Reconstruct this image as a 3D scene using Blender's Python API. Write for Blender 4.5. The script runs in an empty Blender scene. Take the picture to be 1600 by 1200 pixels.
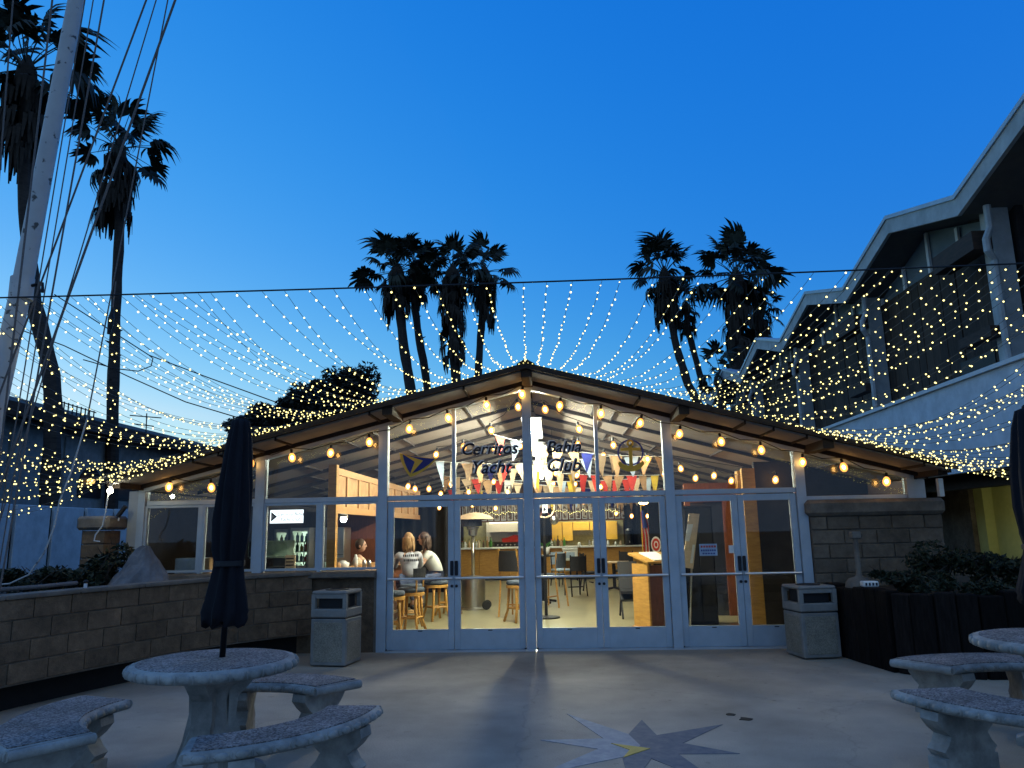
import bpy, bmesh, math, random
from math import sin, cos, pi, radians, sqrt
from mathutils import Vector, Matrix
random.seed(7)
S = bpy.context.scene
COL = S.collection

# ------------------------------------------------------------------ camera
FPX, EYE = 1186.5, 1.6
def _axes(p, y, r):
    cy, sy, cp, sp = cos(y), sin(y), cos(p), sin(p)
    f = Vector((-sy*cp, cy*cp, sp)); r0 = Vector((cy, sy, 0)); u0 = r0.cross(f)
    return r0*cos(r)+u0*sin(r), u0*cos(r)-r0*sin(r), f
CR, CU, CF = _axes(radians(10.90), radians(2.706), radians(-1.093))
EYEP = Vector((0, 0, EYE))
def at(px, py, axis, v):
    """point of the place seen at that pixel of the photograph, on the plane axis = v"""
    d = CF + CR*((px-800)/FPX) - CU*((py-600)/FPX)
    i = 'xyz'.index(axis)
    return EYEP + d*((v-EYEP[i])/d[i])
cam = bpy.data.cameras.new('camera'); camo = bpy.data.objects.new('camera', cam); COL.objects.link(camo)
camo.matrix_world = Matrix(((CR.x, CU.x, -CF.x, 0), (CR.y, CU.y, -CF.y, 0), (CR.z, CU.z, -CF.z, EYE), (0, 0, 0, 1)))
cam.sensor_width = 36; cam.lens = FPX/1600*36; cam.clip_start = 0.05; cam.clip_end = 2000
S.camera = camo

# ------------------------------------------------------------------ sky
w = bpy.data.worlds.new('World'); S.world = w; w.use_nodes = True
nt = w.node_tree; bg = nt.nodes['Background']
sky = nt.nodes.new('ShaderNodeTexSky'); sky.sky_type = 'NISHITA'; sky.sun_disc = False
sky.sun_elevation = radians(-3); sky.sun_rotation = radians(-66); sky.ozone_density = 3; sky.dust_density = .3
sep = nt.nodes.new('ShaderNodeSeparateColor'); nt.links.new(sky.outputs[0], sep.inputs[0])
com = nt.nodes.new('ShaderNodeCombineColor')
SKY_ST = 0.15
for i, (ref, out, ex, mx) in enumerate(((.0138, .0125, 2.3, 1.0), (.0204, .207, .73, 1.3), (.0664, .74, .26, 1.1))):
    a = nt.nodes.new('ShaderNodeMath'); a.operation = 'MULTIPLY'; a.inputs[1].default_value = 1/ref
    b = nt.nodes.new('ShaderNodeMath'); b.operation = 'POWER'; b.inputs[1].default_value = ex
    c = nt.nodes.new('ShaderNodeMath'); c.operation = 'MULTIPLY'; c.inputs[1].default_value = out/SKY_ST
    d = nt.nodes.new('ShaderNodeMath'); d.operation = 'MINIMUM'; d.inputs[1].default_value = mx/SKY_ST
    nt.links.new(sep.outputs[i], a.inputs[0]); nt.links.new(a.outputs[0], b.inputs[0])
    nt.links.new(b.outputs[0], c.inputs[0]); nt.links.new(c.outputs[0], d.inputs[0]); nt.links.new(d.outputs[0], com.inputs[i])
# the afterglow stays pale: red never above the green
mn = nt.nodes.new('ShaderNodeMath'); mn.operation = 'MINIMUM'; g_ = com.inputs[1].links[0].from_socket; r_ = com.inputs[0].links[0].from_socket
gm = nt.nodes.new('ShaderNodeMath'); gm.operation = 'MULTIPLY'; gm.inputs[1].default_value = .78; nt.links.new(g_, gm.inputs[0])
nt.links.new(r_, mn.inputs[0]); nt.links.new(gm.outputs[0], mn.inputs[1]); nt.links.new(mn.outputs[0], com.inputs[0])
# towards the horizon the blue turns to clear cyan
tz = nt.nodes.new('ShaderNodeTexCoord'); sz_ = nt.nodes.new('ShaderNodeSeparateXYZ'); nt.links.new(tz.outputs['Generated'], sz_.inputs[0])
hz = nt.nodes.new('ShaderNodeMapRange'); hz.interpolation_type = 'SMOOTHSTEP'
for i_, v_ in ((1, .02), (2, .36), (3, 1.32), (4, 1.0)): hz.inputs[i_].default_value = v_
nt.links.new(sz_.outputs[2], hz.inputs[0])
gg = nt.nodes.new('ShaderNodeMath'); gg.operation = 'MULTIPLY'; nt.links.new(g_, gg.inputs[0]); nt.links.new(hz.outputs[0], gg.inputs[1]); nt.links.new(gg.outputs[0], com.inputs[1])
# overhead and behind the camera the sky is greyed to temper the ambient light
tcw = nt.nodes.new('ShaderNodeTexCoord'); dot = nt.nodes.new('ShaderNodeVectorMath'); dot.operation = 'DOT_PRODUCT'; dot.inputs[1].default_value = (-.05, .98, .19)
nt.links.new(tcw.outputs['Generated'], dot.inputs[0])
mr = nt.nodes.new('ShaderNodeMapRange'); mr.interpolation_type = 'SMOOTHSTEP'
for i_, v_ in ((1, .74), (2, -.35), (3, 0.), (4, .9)): mr.inputs[i_].default_value = v_
nt.links.new(dot.outputs['Value'], mr.inputs[0])
mxs = nt.nodes.new('ShaderNodeMix'); mxs.data_type = 'RGBA'; mxs.inputs[7].default_value = (.19/SKY_ST, .34/SKY_ST, .60/SKY_ST, 1)
nt.links.new(mr.outputs[0], mxs.inputs[0]); nt.links.new(com.outputs[0], mxs.inputs[6])
nt.links.new(mxs.outputs[2], bg.inputs[0]); bg.inputs[1].default_value = SKY_ST

# ------------------------------------------------------------------ exposure and engine
vs = S.view_settings; vs.view_transform = 'Standard'; vs.look = 'None'; vs.gamma = 1; vs.exposure = 0
vs.use_curve_mapping = False
S.render.engine = 'CYCLES'
cy = S.cycles
cy.use_denoising = True; cy.max_bounces = 8; cy.diffuse_bounces = 3; cy.glossy_bounces = 3; cy.transmission_bounces = 4
cy.transparent_max_bounces = 48; cy.sample_clamp_indirect = 4; cy.sample_clamp_direct = 0; cy.caustics_reflective = False; cy.caustics_refractive = False
try: cy.use_light_tree = True
except Exception: pass

# ------------------------------------------------------------------ materials
def mat(name, col, rough=.7, metal=0, var=.25, scale=6, bump=.15, bscale=40, rnd=0, spec=.4, kind='noise', col2=None, stretch=None, dirt=0):
    """procedural surface: base colour broken up by noise, fine bump, optional change from piece to piece"""
    m = bpy.data.materials.new(name); m.use_nodes = True
    n = m.node_tree; L = n.links.new; N = n.nodes.new
    p = n.nodes['Principled BSDF']
    p.inputs['Roughness'].default_value = rough; p.inputs['Metallic'].default_value = metal
    p.inputs['Specular IOR Level'].default_value = spec
    tc = N('ShaderNodeTexCoord'); mp = N('ShaderNodeMapping'); L(tc.outputs['Object'], mp.inputs[0])
    if stretch: mp.inputs['Scale'].default_value = stretch
    if kind == 'voronoi':
        t = N('ShaderNodeTexVoronoi'); t.inputs['Scale'].default_value = scale; fac = t.outputs['Color']
        sp = N('ShaderNodeSeparateColor'); L(fac, sp.inputs[0]); fac = sp.outputs[0]
    else:
        t = N('ShaderNodeTexNoise'); t.inputs['Scale'].default_value = scale; t.inputs['Detail'].default_value = 6
        t.inputs['Roughness'].default_value = .65; fac = t.outputs[0]
    L(mp.outputs[0], t.inputs['Vector'])
    mx = N('ShaderNodeMix'); mx.data_type = 'RGBA'
    c = Vector(col)
    lo = [max(0, v*(1-var)) for v in c]; hi = [min(1, v*(1+var)) for v in c]
    if col2: lo, hi = list(col), list(col2)
    mx.inputs[6].default_value = (*lo, 1); mx.inputs[7].default_value = (*hi, 1)
    cr = N('ShaderNodeMapRange'); cr.inputs[1].default_value = .3; cr.inputs[2].default_value = .7
    L(fac, cr.inputs[0]); L(cr.outputs[0], mx.inputs[0]); out = mx.outputs[2]
    if dirt:                                                             # broad uneven staining
        dn = N('ShaderNodeTexNoise'); dn.inputs['Scale'].default_value = 2.6; dn.inputs['Detail'].default_value = 7; dn.inputs['Roughness'].default_value = .7; L(tc.outputs['Object'], dn.inputs['Vector'])
        dr = N('ShaderNodeMapRange'); dr.inputs[1].default_value = .36; dr.inputs[2].default_value = .62; dr.inputs[3].default_value = 1-dirt; dr.inputs[4].default_value = 1+dirt*.25; L(dn.outputs[0], dr.inputs[0])
        dv = N('ShaderNodeVectorMath'); dv.operation = 'SCALE'; L(out, dv.inputs[0]); L(dr.outputs[0], dv.inputs['Scale']); out = dv.outputs[0]
    if rnd:
        oi = N('ShaderNodeObjectInfo'); hs = N('ShaderNodeHueSaturation')
        mr = N('ShaderNodeMapRange'); mr.inputs[3].default_value = 1-rnd; mr.inputs[4].default_value = 1+rnd
        L(oi.outputs['Random'], mr.inputs[0]); L(mr.outputs[0], hs.inputs['Value']); L(out, hs.inputs['Color']); out = hs.outputs[0]
    L(out, p.inputs['Base Color'])
    if bump:
        b = N('ShaderNodeTexNoise'); b.inputs['Scale'].default_value = bscale; b.inputs['Detail'].default_value = 4
        L(mp.outputs[0], b.inputs['Vector'])
        bp = N('ShaderNodeBump'); bp.inputs['Strength'].default_value = bump; bp.inputs['Distance'].default_value = .01
        L(b.outputs[0], bp.inputs['Height']); L(bp.outputs[0], p.inputs['Normal'])
    return m
def emit(name, col, st, sample=True):
    m = bpy.data.materials.new(name); m.use_nodes = True; n = m.node_tree
    n.nodes.remove(n.nodes['Principled BSDF']); e = n.nodes.new('ShaderNodeEmission')
    e.inputs[0].default_value = (*col, 1); e.inputs[1].default_value = st
    n.links.new(e.outputs[0], n.nodes['Material Output'].inputs[0])
    if not sample: m.cycles.emission_sampling = 'NONE'
    return m
def glass(name, tint=(.93, .96, .96), refl=1.0):
    m = bpy.data.materials.new(name); m.use_nodes = True; n = m.node_tree; N = n.nodes.new; L = n.links.new
    n.nodes.remove(n.nodes['Principled BSDF'])
    t = N('ShaderNodeBsdfTransparent'); t.inputs[0].default_value = (*tint, 1)
    g = N('ShaderNodeBsdfGlossy'); g.inputs['Roughness'].default_value = .012; g.inputs[0].default_value = (refl, refl, refl, 1)
    f = N('ShaderNodeFresnel'); f.inputs[0].default_value = 1.5
    x = N('ShaderNodeMixShader'); L(f.outputs[0], x.inputs[0]); L(t.outputs[0], x.inputs[1]); L(g.outputs[0], x.inputs[2])
    L(x.outputs[0], n.nodes['Material Output'].inputs[0])
    return m
M = {}
M['concrete'] = mat('patio_concrete', (.45, .375, .285), .85, var=.2, scale=.9, bump=.35, bscale=60)
M['ground'] = mat('far_ground', (.06, .055, .05), .95)
M['soil'] = mat('planter_soil', (.035, .028, .02), .95, scale=12, bump=.8, bscale=25)
M['block'] = mat('split_block', (.17, .115, .07), dirt=0.35, rough=.9, var=.3, scale=14, bump=.7, bscale=70, rnd=.16)
M['grey_block'] = mat('grey_block', (.165, .132, .098), dirt=0.35, rough=.9, var=.25, scale=12, bump=.6, bscale=60, rnd=.2)
M['mortar'] = mat('mortar', (.19, .155, .12), .95, scale=20)
M['cap'] = mat('cast_cap', (.19, .165, .135), dirt=0.35, rough=.85, var=.2, scale=8, bump=.4)
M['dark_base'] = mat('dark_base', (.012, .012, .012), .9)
M['frame'] = mat('aluminium_frame', (.45, .53, .6), dirt=0.1, rough=.42, metal=.15, var=.05, scale=4, bump=.04)
M['frame_dark'] = mat('door_hardware', (.03, .03, .035), .4, .6)
M['bar_metal'] = mat('push_bar_metal', (.75, .75, .74), .3, .9, var=.05)
M['glass'] = glass('window_glass', refl=.65)
M['gable_sky_reflection'] = mat('gable_sky_reflection', (.2, .25, .28), .15, var=.1, scale=2, bump=0, spec=.8)  # pale tone painted in for the sky reflected in the panes
M['roof'] = mat('roof_felt', (.035, .028, .024), .9, scale=9, bump=.5)
M['rafter'] = mat('dark_rafter', (.025, .017, .013), .8, var=.4, stretch=(1, 8, 8))
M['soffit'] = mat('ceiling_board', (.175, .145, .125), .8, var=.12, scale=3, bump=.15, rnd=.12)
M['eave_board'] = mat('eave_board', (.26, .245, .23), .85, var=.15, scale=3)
M['housing_grey'] = mat('lamp_housing_grey', (.12, .12, .12), .7)
M['fascia_paint'] = mat('fascia_paint', (.47, .5, .5), dirt=0.22, rough=.7, var=.12, scale=2)
M['casing'] = mat('corner_paint', (.4, .42, .42), .7, var=.1)
M['white_paint'] = mat('white_paint', (.72, .73, .73), .6, var=.07, scale=5)
M['white_band'] = mat('white_stucco', (.72, .74, .77), dirt=0.16, rough=.8, var=.08, scale=3, bump=.4, bscale=90)
M['grey_soffit'] = mat('grey_soffit', (.13, .125, .12), .85, var=.12)
M['wood_siding'] = mat('dark_siding', (.06, .037, .024), .8, var=.4, scale=5, bump=.5, stretch=(6, 6, .6), rnd=.3)
M['beam_wood'] = mat('beam_wood', (.06, .035, .024), .75, var=.35, stretch=(1, 1, 4))
M['yellow'] = mat('yellow_wall', (.46, .45, .17), .85, var=.08)
M['timber'] = mat('black_timber', (.011, .0085, .0075), .85, var=.55, scale=6, bump=.8, bscale=18, stretch=(5, 5, .7), rnd=.5, spec=.12)
M['terrazzo'] = mat('exposed_aggregate', (.11, .095, .09), dirt=0.38, rough=.85, kind='voronoi', scale=95, col2=(.33, .3, .28), bump=.6, bscale=80)
M['cast'] = mat('cast_concrete', (.34, .335, .31), dirt=0.4, rough=.75, var=.2, scale=11, bump=.35, bscale=55)
M['navy'] = mat('navy_canvas', (.006, .006, .011), dirt=0.3, rough=.9, var=.3, scale=10)
M['black_metal'] = mat('black_metal', (.015, .015, .017), .5, .4)
M['bin'] = mat('bin_plastic', (.25, .25, .235), dirt=0.25, rough=.6, var=.08)
M['bin_panel'] = mat('bin_panel', (.24, .22, .17), dirt=0.25, rough=.9, kind='voronoi', scale=120, col2=(.34, .32, .26), bump=.8, bscale=120)
M['palm_leaf'] = mat('palm_leaf', (.018, .024, .012), .6, var=.4, rnd=.3, bump=0)
M['palm_dead'] = mat('dead_frond', (.035, .026, .018), .9, var=.4, bump=0)
M['palm_trunk'] = mat('palm_trunk', (.045, .036, .03), .95, var=.4, scale=4, bump=1, bscale=14, stretch=(1, 1, 5))
M['leaf'] = mat('shrub_leaf', (.016, .026, .011), .6, var=.5, bump=0)
M['tree_leaf'] = mat('tree_leaf', (.02, .02, .012), .65, var=.5, bump=0)
M['bark'] = mat('bark', (.05, .038, .03), .95)
M['left_wall'] = mat('blue_grey_wall', (.25, .29, .29), dirt=0.25, rough=.9, var=.14, scale=1.5)
M['fence'] = mat('pale_fence_panel', (.56, .62, .64), dirt=0.2, rough=.7, var=.1, scale=3, rnd=.05)
M['tile'] = mat('dark_tile_roof', (.06, .045, .04), .85)
M['mast'] = mat('worn_white_mast', (.6, .6, .58), .55, col2=(.5, .5, .49), scale=4)
M['rope'] = mat('rope', (.17, .15, .14), .9, var=.3, scale=60)
M['cable'] = mat('black_cable', (.012, .012, .012), .6)
M['wire'] = mat('clear_wire', (.1, .1, .09), .5)
M['fairy'] = emit('fairy_glow', (1, .85, .3), 3.6, False)
M['bulb'] = emit('filament_glow', (1, .62, .22), 60)
M['bulb_soft'] = emit('filament_soft_glow', (1, .64, .24), 20)
M['tube'] = emit('tube_glow', (1, 1, .8), 110)
M['tube_bright'] = emit('tube_bright_glow', (1, .97, .76), 430)
M['lamp'] = emit('lamp_glow', (1, .96, .72), 70)
M['kitchen_glow'] = emit('kitchen_glow', (1, .88, .56), 24)
M['sign_glow'] = emit('sign_glow', (.92, .97, 1), 2.0)
M['cool_glow'] = emit('cooler_glow', (.78, 1, .72), 1.5)
M['oak'] = mat('oak_wood', (.46, .235, .05), .5, var=.25, scale=5, stretch=(1, 1, 6), bump=.1)
M['oak_light'] = mat('light_oak', (.52, .27, .1), .45, var=.2, scale=6, stretch=(6, 6, 1), bump=.08)
M['red_wood'] = mat('red_brown_wood', (.14, .045, .022), .45, var=.3, scale=5, stretch=(6, 6, 1))
M['dark_wall'] = mat('dark_interior_wall', (.035, .03, .03), .9)
M['brown_wall'] = mat('brown_interior_wall', (.085, .055, .038), .85, var=.15)
M['floor'] = mat('polished_floor', (.26, .235, .14), .3, var=.16, scale=1.3, bump=.05, spec=.5)
M['steel'] = mat('brushed_steel', (.5, .49, .46), .3, 1, var=.12)
M['cabinet'] = mat('yellow_cabinet', (.72, .45, .07), .5, var=.07)
M['olive'] = mat('olive_tile', (.24, .23, .13), .5, var=.2, scale=12)
M['white_gloss'] = mat('white_gloss', (.8, .8, .76), .35, var=.03)
M['curtain'] = mat('black_curtain', (.014, .014, .018), .95)
M['red'] = mat('red_cloth', (.55, .045, .03), .8)
M['gold'] = mat('gold_paint', (.75, .46, .05), .6, var=.08)
M['blue'] = mat('blue_paint', (.02, .03, .2), .6)
M['ink'] = mat('navy_vinyl', (.006, .007, .02), .6)
M['cream'] = mat('cream_cloth', (.66, .5, .33), .85)
M['tan'] = mat('tan_cloth', (.5, .3, .15), .85)
M['sky_cloth'] = mat('pale_blue_cloth', (.4, .5, .62), .85)
M['yellow_cloth'] = mat('yellow_cloth', (.75, .52, .05), .85)
M['black'] = mat('black_vinyl', (.012, .012, .014), .55)
M['slate'] = mat('slate_cushion', (.05, .065, .09), .8)
M['skin'] = mat('skin', (.5, .28, .19), .55, var=.08, bump=0)
M['blond'] = mat('blond_hair', (.3, .17, .07), .6, var=.4, scale=30, stretch=(8, 8, 1))
M['brown_hair'] = mat('brown_hair', (.06, .032, .02), .55, var=.4, scale=30, stretch=(8, 8, 1))
M['shirt_grey'] = mat('grey_shirt', (.36, .36, .4), .9, var=.12, scale=14)
M['shirt_white'] = mat('white_shirt', (.56, .55, .5), .9, var=.06)
M['denim'] = mat('denim', (.07, .09, .16), .9, var=.25, scale=30)
M['boulder'] = mat('boulder', (.2, .2, .21), dirt=0.4, rough=.9, var=.25, scale=4, bump=.9, bscale=9)
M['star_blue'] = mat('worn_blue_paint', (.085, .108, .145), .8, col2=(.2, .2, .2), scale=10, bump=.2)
M['star_grey'] = mat('pale_star_paint', (.24, .26, .29), .8, col2=(.4, .4, .4), scale=10, bump=.2)
M['star_gold'] = mat('worn_gold_paint', (.62, .43, .1), .8, var=.12, scale=9)
M['green'] = mat('potted_leaf', (.05, .2, .03), .5)
M['picture'] = mat('picture_print', (.12, .07, .05), .5, kind='voronoi', scale=14, col2=(.5, .4, .32), bump=0)
M['amber'] = None
def _amber():
    m = bpy.data.materials.new('amber_halo_glass'); m.use_nodes = True; n = m.node_tree; N = n.nodes.new; L = n.links.new
    n.nodes.remove(n.nodes['Principled BSDF'])
    t = N('ShaderNodeBsdfTransparent'); t.inputs[0].default_value = (1, .84, .6, 1)
    e = N('ShaderNodeEmission'); e.inputs[0].default_value = (1, .42, .09, 1); e.inputs[1].default_value = 1.1  # glow added to the glass as an orange halo round the filament
    a = N('ShaderNodeAddShader'); L(t.outputs[0], a.inputs[0]); L(e.outputs[0], a.inputs[1])
    L(a.outputs[0], n.nodes['Material Output'].inputs[0]); m.cycles.emission_sampling = 'NONE'
    return m
M['amber'] = _amber()

# ------------------------------------------------------------------ mesh helpers
ROOTM = {}
def pm(o):
    while o is not None and o.name not in ROOTM and o.parent: o = o.parent
    return ROOTM.get(o.name, Matrix()) if o is not None else Matrix()
class MB:
    def __init__(s): s.v = []; s.f = []
    def add(s, vs, fs, X=None):
        b = len(s.v)
        s.v += [tuple(X @ Vector(v)) if X else tuple(v) for v in vs]; s.f += [tuple(b+i for i in f) for f in fs]
        return s
    def box(s, x0, x1, y0, y1, z0, z1, X=None):
        v = [(x0, y0, z0), (x1, y0, z0), (x1, y1, z0), (x0, y1, z0), (x0, y0, z1), (x1, y0, z1), (x1, y1, z1), (x0, y1, z1)]
        return s.add(v, [(0, 3, 2, 1), (4, 5, 6, 7), (0, 1, 5, 4), (1, 2, 6, 5), (2, 3, 7, 6), (3, 0, 4, 7)], X)
    def bbox(s, x0, x1, y0, y1, z0, z1, b=.01, X=None):
        """box with chamfered edges"""
        bm = bmesh.new(); vs = [bm.verts.new(v) for v in [(x0, y0, z0), (x1, y0, z0), (x1, y1, z0), (x0, y1, z0), (x0, y0, z1), (x1, y0, z1), (x1, y1, z1), (x0, y1, z1)]]
        for f in [(0, 3, 2, 1), (4, 5, 6, 7), (0, 1, 5, 4), (1, 2, 6, 5), (2, 3, 7, 6), (3, 0, 4, 7)]: bm.faces.new([vs[i] for i in f])
        bmesh.ops.bevel(bm, geom=bm.edges[:], offset=b, segments=1, affect='EDGES')
        bm.verts.index_update(); s.add([v.co[:] for v in bm.verts], [[v.index for v in f.verts] for f in bm.faces], X); bm.free(); return s
    def tube(s, pts, r, n=8, caps=True):
        pts = [Vector(p) for p in pts]; k = len(pts)
        rr = r if isinstance(r, (list, tuple)) else [r]*k
        vs = []; up = Vector((0, 0, 1)); prev = None
        for i, p in enumerate(pts):
            t = (pts[min(i+1, k-1)]-pts[max(i-1, 0)]).normalized()
            if prev is None:
                a = t.cross(up)
                if a.length < .05: a = t.cross(Vector((1, 0, 0)))
            else: a = prev - t*prev.dot(t)
            a.normalize(); prev = a; b = t.cross(a)
            for j in range(n):
                q = 2*pi*j/n; vs.append(p+(a*cos(q)+b*sin(q))*rr[i])
        fs = [(i*n+j, i*n+(j+1) % n, (i+1)*n+(j+1) % n, (i+1)*n+j) for i in range(k-1) for j in range(n)]
        if caps: fs += [tuple(range(n))[::-1], tuple((k-1)*n+j for j in range(n))]
        return s.add(vs, fs)
    def lathe(s, prof, n=24, c=(0, 0, 0), X=None):
        vs = []; k = len(prof)
        for r, z in prof:
            for j in range(n): q = 2*pi*j/n; vs.append((c[0]+r*cos(q), c[1]+r*sin(q), c[2]+z))
        fs = [(i*n+j, i*n+(j+1) % n, (i+1)*n+(j+1) % n, (i+1)*n+j) for i in range(k-1) for j in range(n)]
        fs += [tuple(range(n))[::-1], tuple((k-1)*n+j for j in range(n))]
        return s.add(vs, fs, X)
    def ball(s, c, r, n=10, k=7, sc=(1, 1, 1)):
        prof = [(max(.001, sin(pi*i/(k-1)))*r, -cos(pi*i/(k-1))*r) for i in range(k)]
        vs = []
        for rr, z in prof:
            for j in range(n): q = 2*pi*j/n; vs.append((c[0]+rr*cos(q)*sc[0], c[1]+rr*sin(q)*sc[1], c[2]+z*sc[2]))
        fs = [(i*n+j, i*n+(j+1) % n, (i+1)*n+(j+1) % n, (i+1)*n+j) for i in range(k-1) for j in range(n)]
        return s.add(vs, fs)
    def prism(s, poly, d0, d1, axis='z', X=None):
        """polygon extruded along an axis; poly in the two other axes in order"""
        def P(a, b, d): return {'x': (d, a, b), 'y': (a, d, b), 'z': (a, b, d)}[axis]
        n = len(poly); vs = [P(a, b, d0) for a, b in poly]+[P(a, b, d1) for a, b in poly]
        fs = [tuple(range(n)), tuple(range(2*n-1, n-1, -1))]+[(i, n+i, n+(i+1) % n, (i+1) % n) for i in range(n)]
        return s.add(vs, fs, X)
    def build(s, name, m, parent=None, smooth=False, local=False, fix=True):
        vs = s.v
        if parent is not None and not local:
            I = pm(parent).inverted(); vs = [tuple(I @ Vector(v)) for v in vs]
        me = bpy.data.meshes.new(name); me.from_pydata([tuple(v) for v in vs], [], s.f); me.update()
        if fix:
            bm = bmesh.new(); bm.from_mesh(me); bmesh.ops.recalc_face_normals(bm, faces=bm.faces[:]); bm.to_mesh(me); bm.free()
        mats = m if isinstance(m, (list, tuple)) else [m]
        for q in mats: me.materials.append(M[q] if isinstance(q, str) else q)
        if smooth:
            for p in me.polygons: p.use_smooth = True
        o = bpy.data.objects.new(name, me); COL.objects.link(o)
        if parent is not None: o.parent = parent
        return o
def autosmooth(o, ang=40):
    me = o.data
    for p in me.polygons: p.use_smooth = True
    bm = bmesh.new(); bm.from_mesh(me)
    for e in bm.edges:
        if len(e.link_faces) == 2 and e.calc_face_angle(0) > radians(ang): e.smooth = False
    bm.to_mesh(me); bm.free(); return o
def tag(o, label, cat, group=None):
    o['label'] = label; o['category'] = cat
    if group: o['group'] = group
    return o
def thing(name, label, cat, loc=(0, 0, 0), rz=0, group=None):
    o = bpy.data.objects.new(name, None); COL.objects.link(o); o.empty_display_size = .1
    o.location = loc; o.rotation_euler = (0, 0, rz); ROOTM[o.name] = Matrix.Translation(Vector(loc)) @ Matrix.Rotation(rz, 4, 'Z')
    return tag(o, label, cat, group)
def struct(o, kind='structure'): o['kind'] = kind; return o
def inst(name, mesh, parent, loc=(0, 0, 0), rot=(0, 0, 0), sc=(1, 1, 1), local=True):
    o = bpy.data.objects.new(name, mesh); COL.objects.link(o); o.parent = parent
    if not local: loc = pm(parent).inverted() @ Vector(loc)
    o.location = loc; o.rotation_euler = rot; o.scale = sc; return o
def dup(root, label, loc=None, rz=None):
    r = root.copy(); COL.objects.link(r); r['label'] = label
    if loc is not None: r.location = loc
    if rz is not None: r.rotation_euler = (0, 0, rz)
    def rec(src, dst):
        for ch in src.children:
            c = ch.copy(); COL.objects.link(c); c.parent = dst; rec(ch, c)
    rec(root, r); return r
def text_mesh(txt, size, ext=.002, shear=0., bold=.0):
    cu = bpy.data.curves.new('lettering', 'FONT'); cu.body = txt; cu.size = size; cu.extrude = ext; cu.shear = shear; cu.offset = bold
    cu.align_x = 'CENTER'; cu.align_y = 'CENTER'
    o = bpy.data.objects.new('lettering', cu); COL.objects.link(o)
    dg = bpy.context.evaluated_depsgraph_get(); me = bpy.data.meshes.new_from_object(o.evaluated_get(dg))
    bpy.data.objects.remove(o); return me
def text_obj(name, txt, size, m, parent, loc, rot=(pi/2, 0, 0), **k):
    me = text_mesh(txt, size, **k); me.materials.clear(); me.materials.append(M[m])
    o = bpy.data.objects.new(name, me); COL.objects.link(o); o.parent = parent
    o.location = pm(parent).inverted() @ Vector(loc); o.rotation_euler = rot; return o
ORD = ['first', 'second', 'third', 'fourth', 'fifth', 'sixth', 'seventh', 'eighth', 'ninth', 'tenth', 'eleventh', 'twelfth', 'thirteenth', 'fourteenth',
       'fifteenth', 'sixteenth', 'seventeenth', 'eighteenth', 'nineteenth', 'twentieth', 'twenty-first', 'twenty-second', 'twenty-third', 'twenty-fourth',
       'twenty-fifth', 'twenty-sixth', 'twenty-seventh', 'twenty-eighth', 'twenty-ninth', 'thirtieth', 'thirty-first', 'thirty-second', 'thirty-third', 'thirty-fourth', 'thirty-fifth', 'thirty-sixth', 'thirty-seventh']
R = random.uniform
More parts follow.
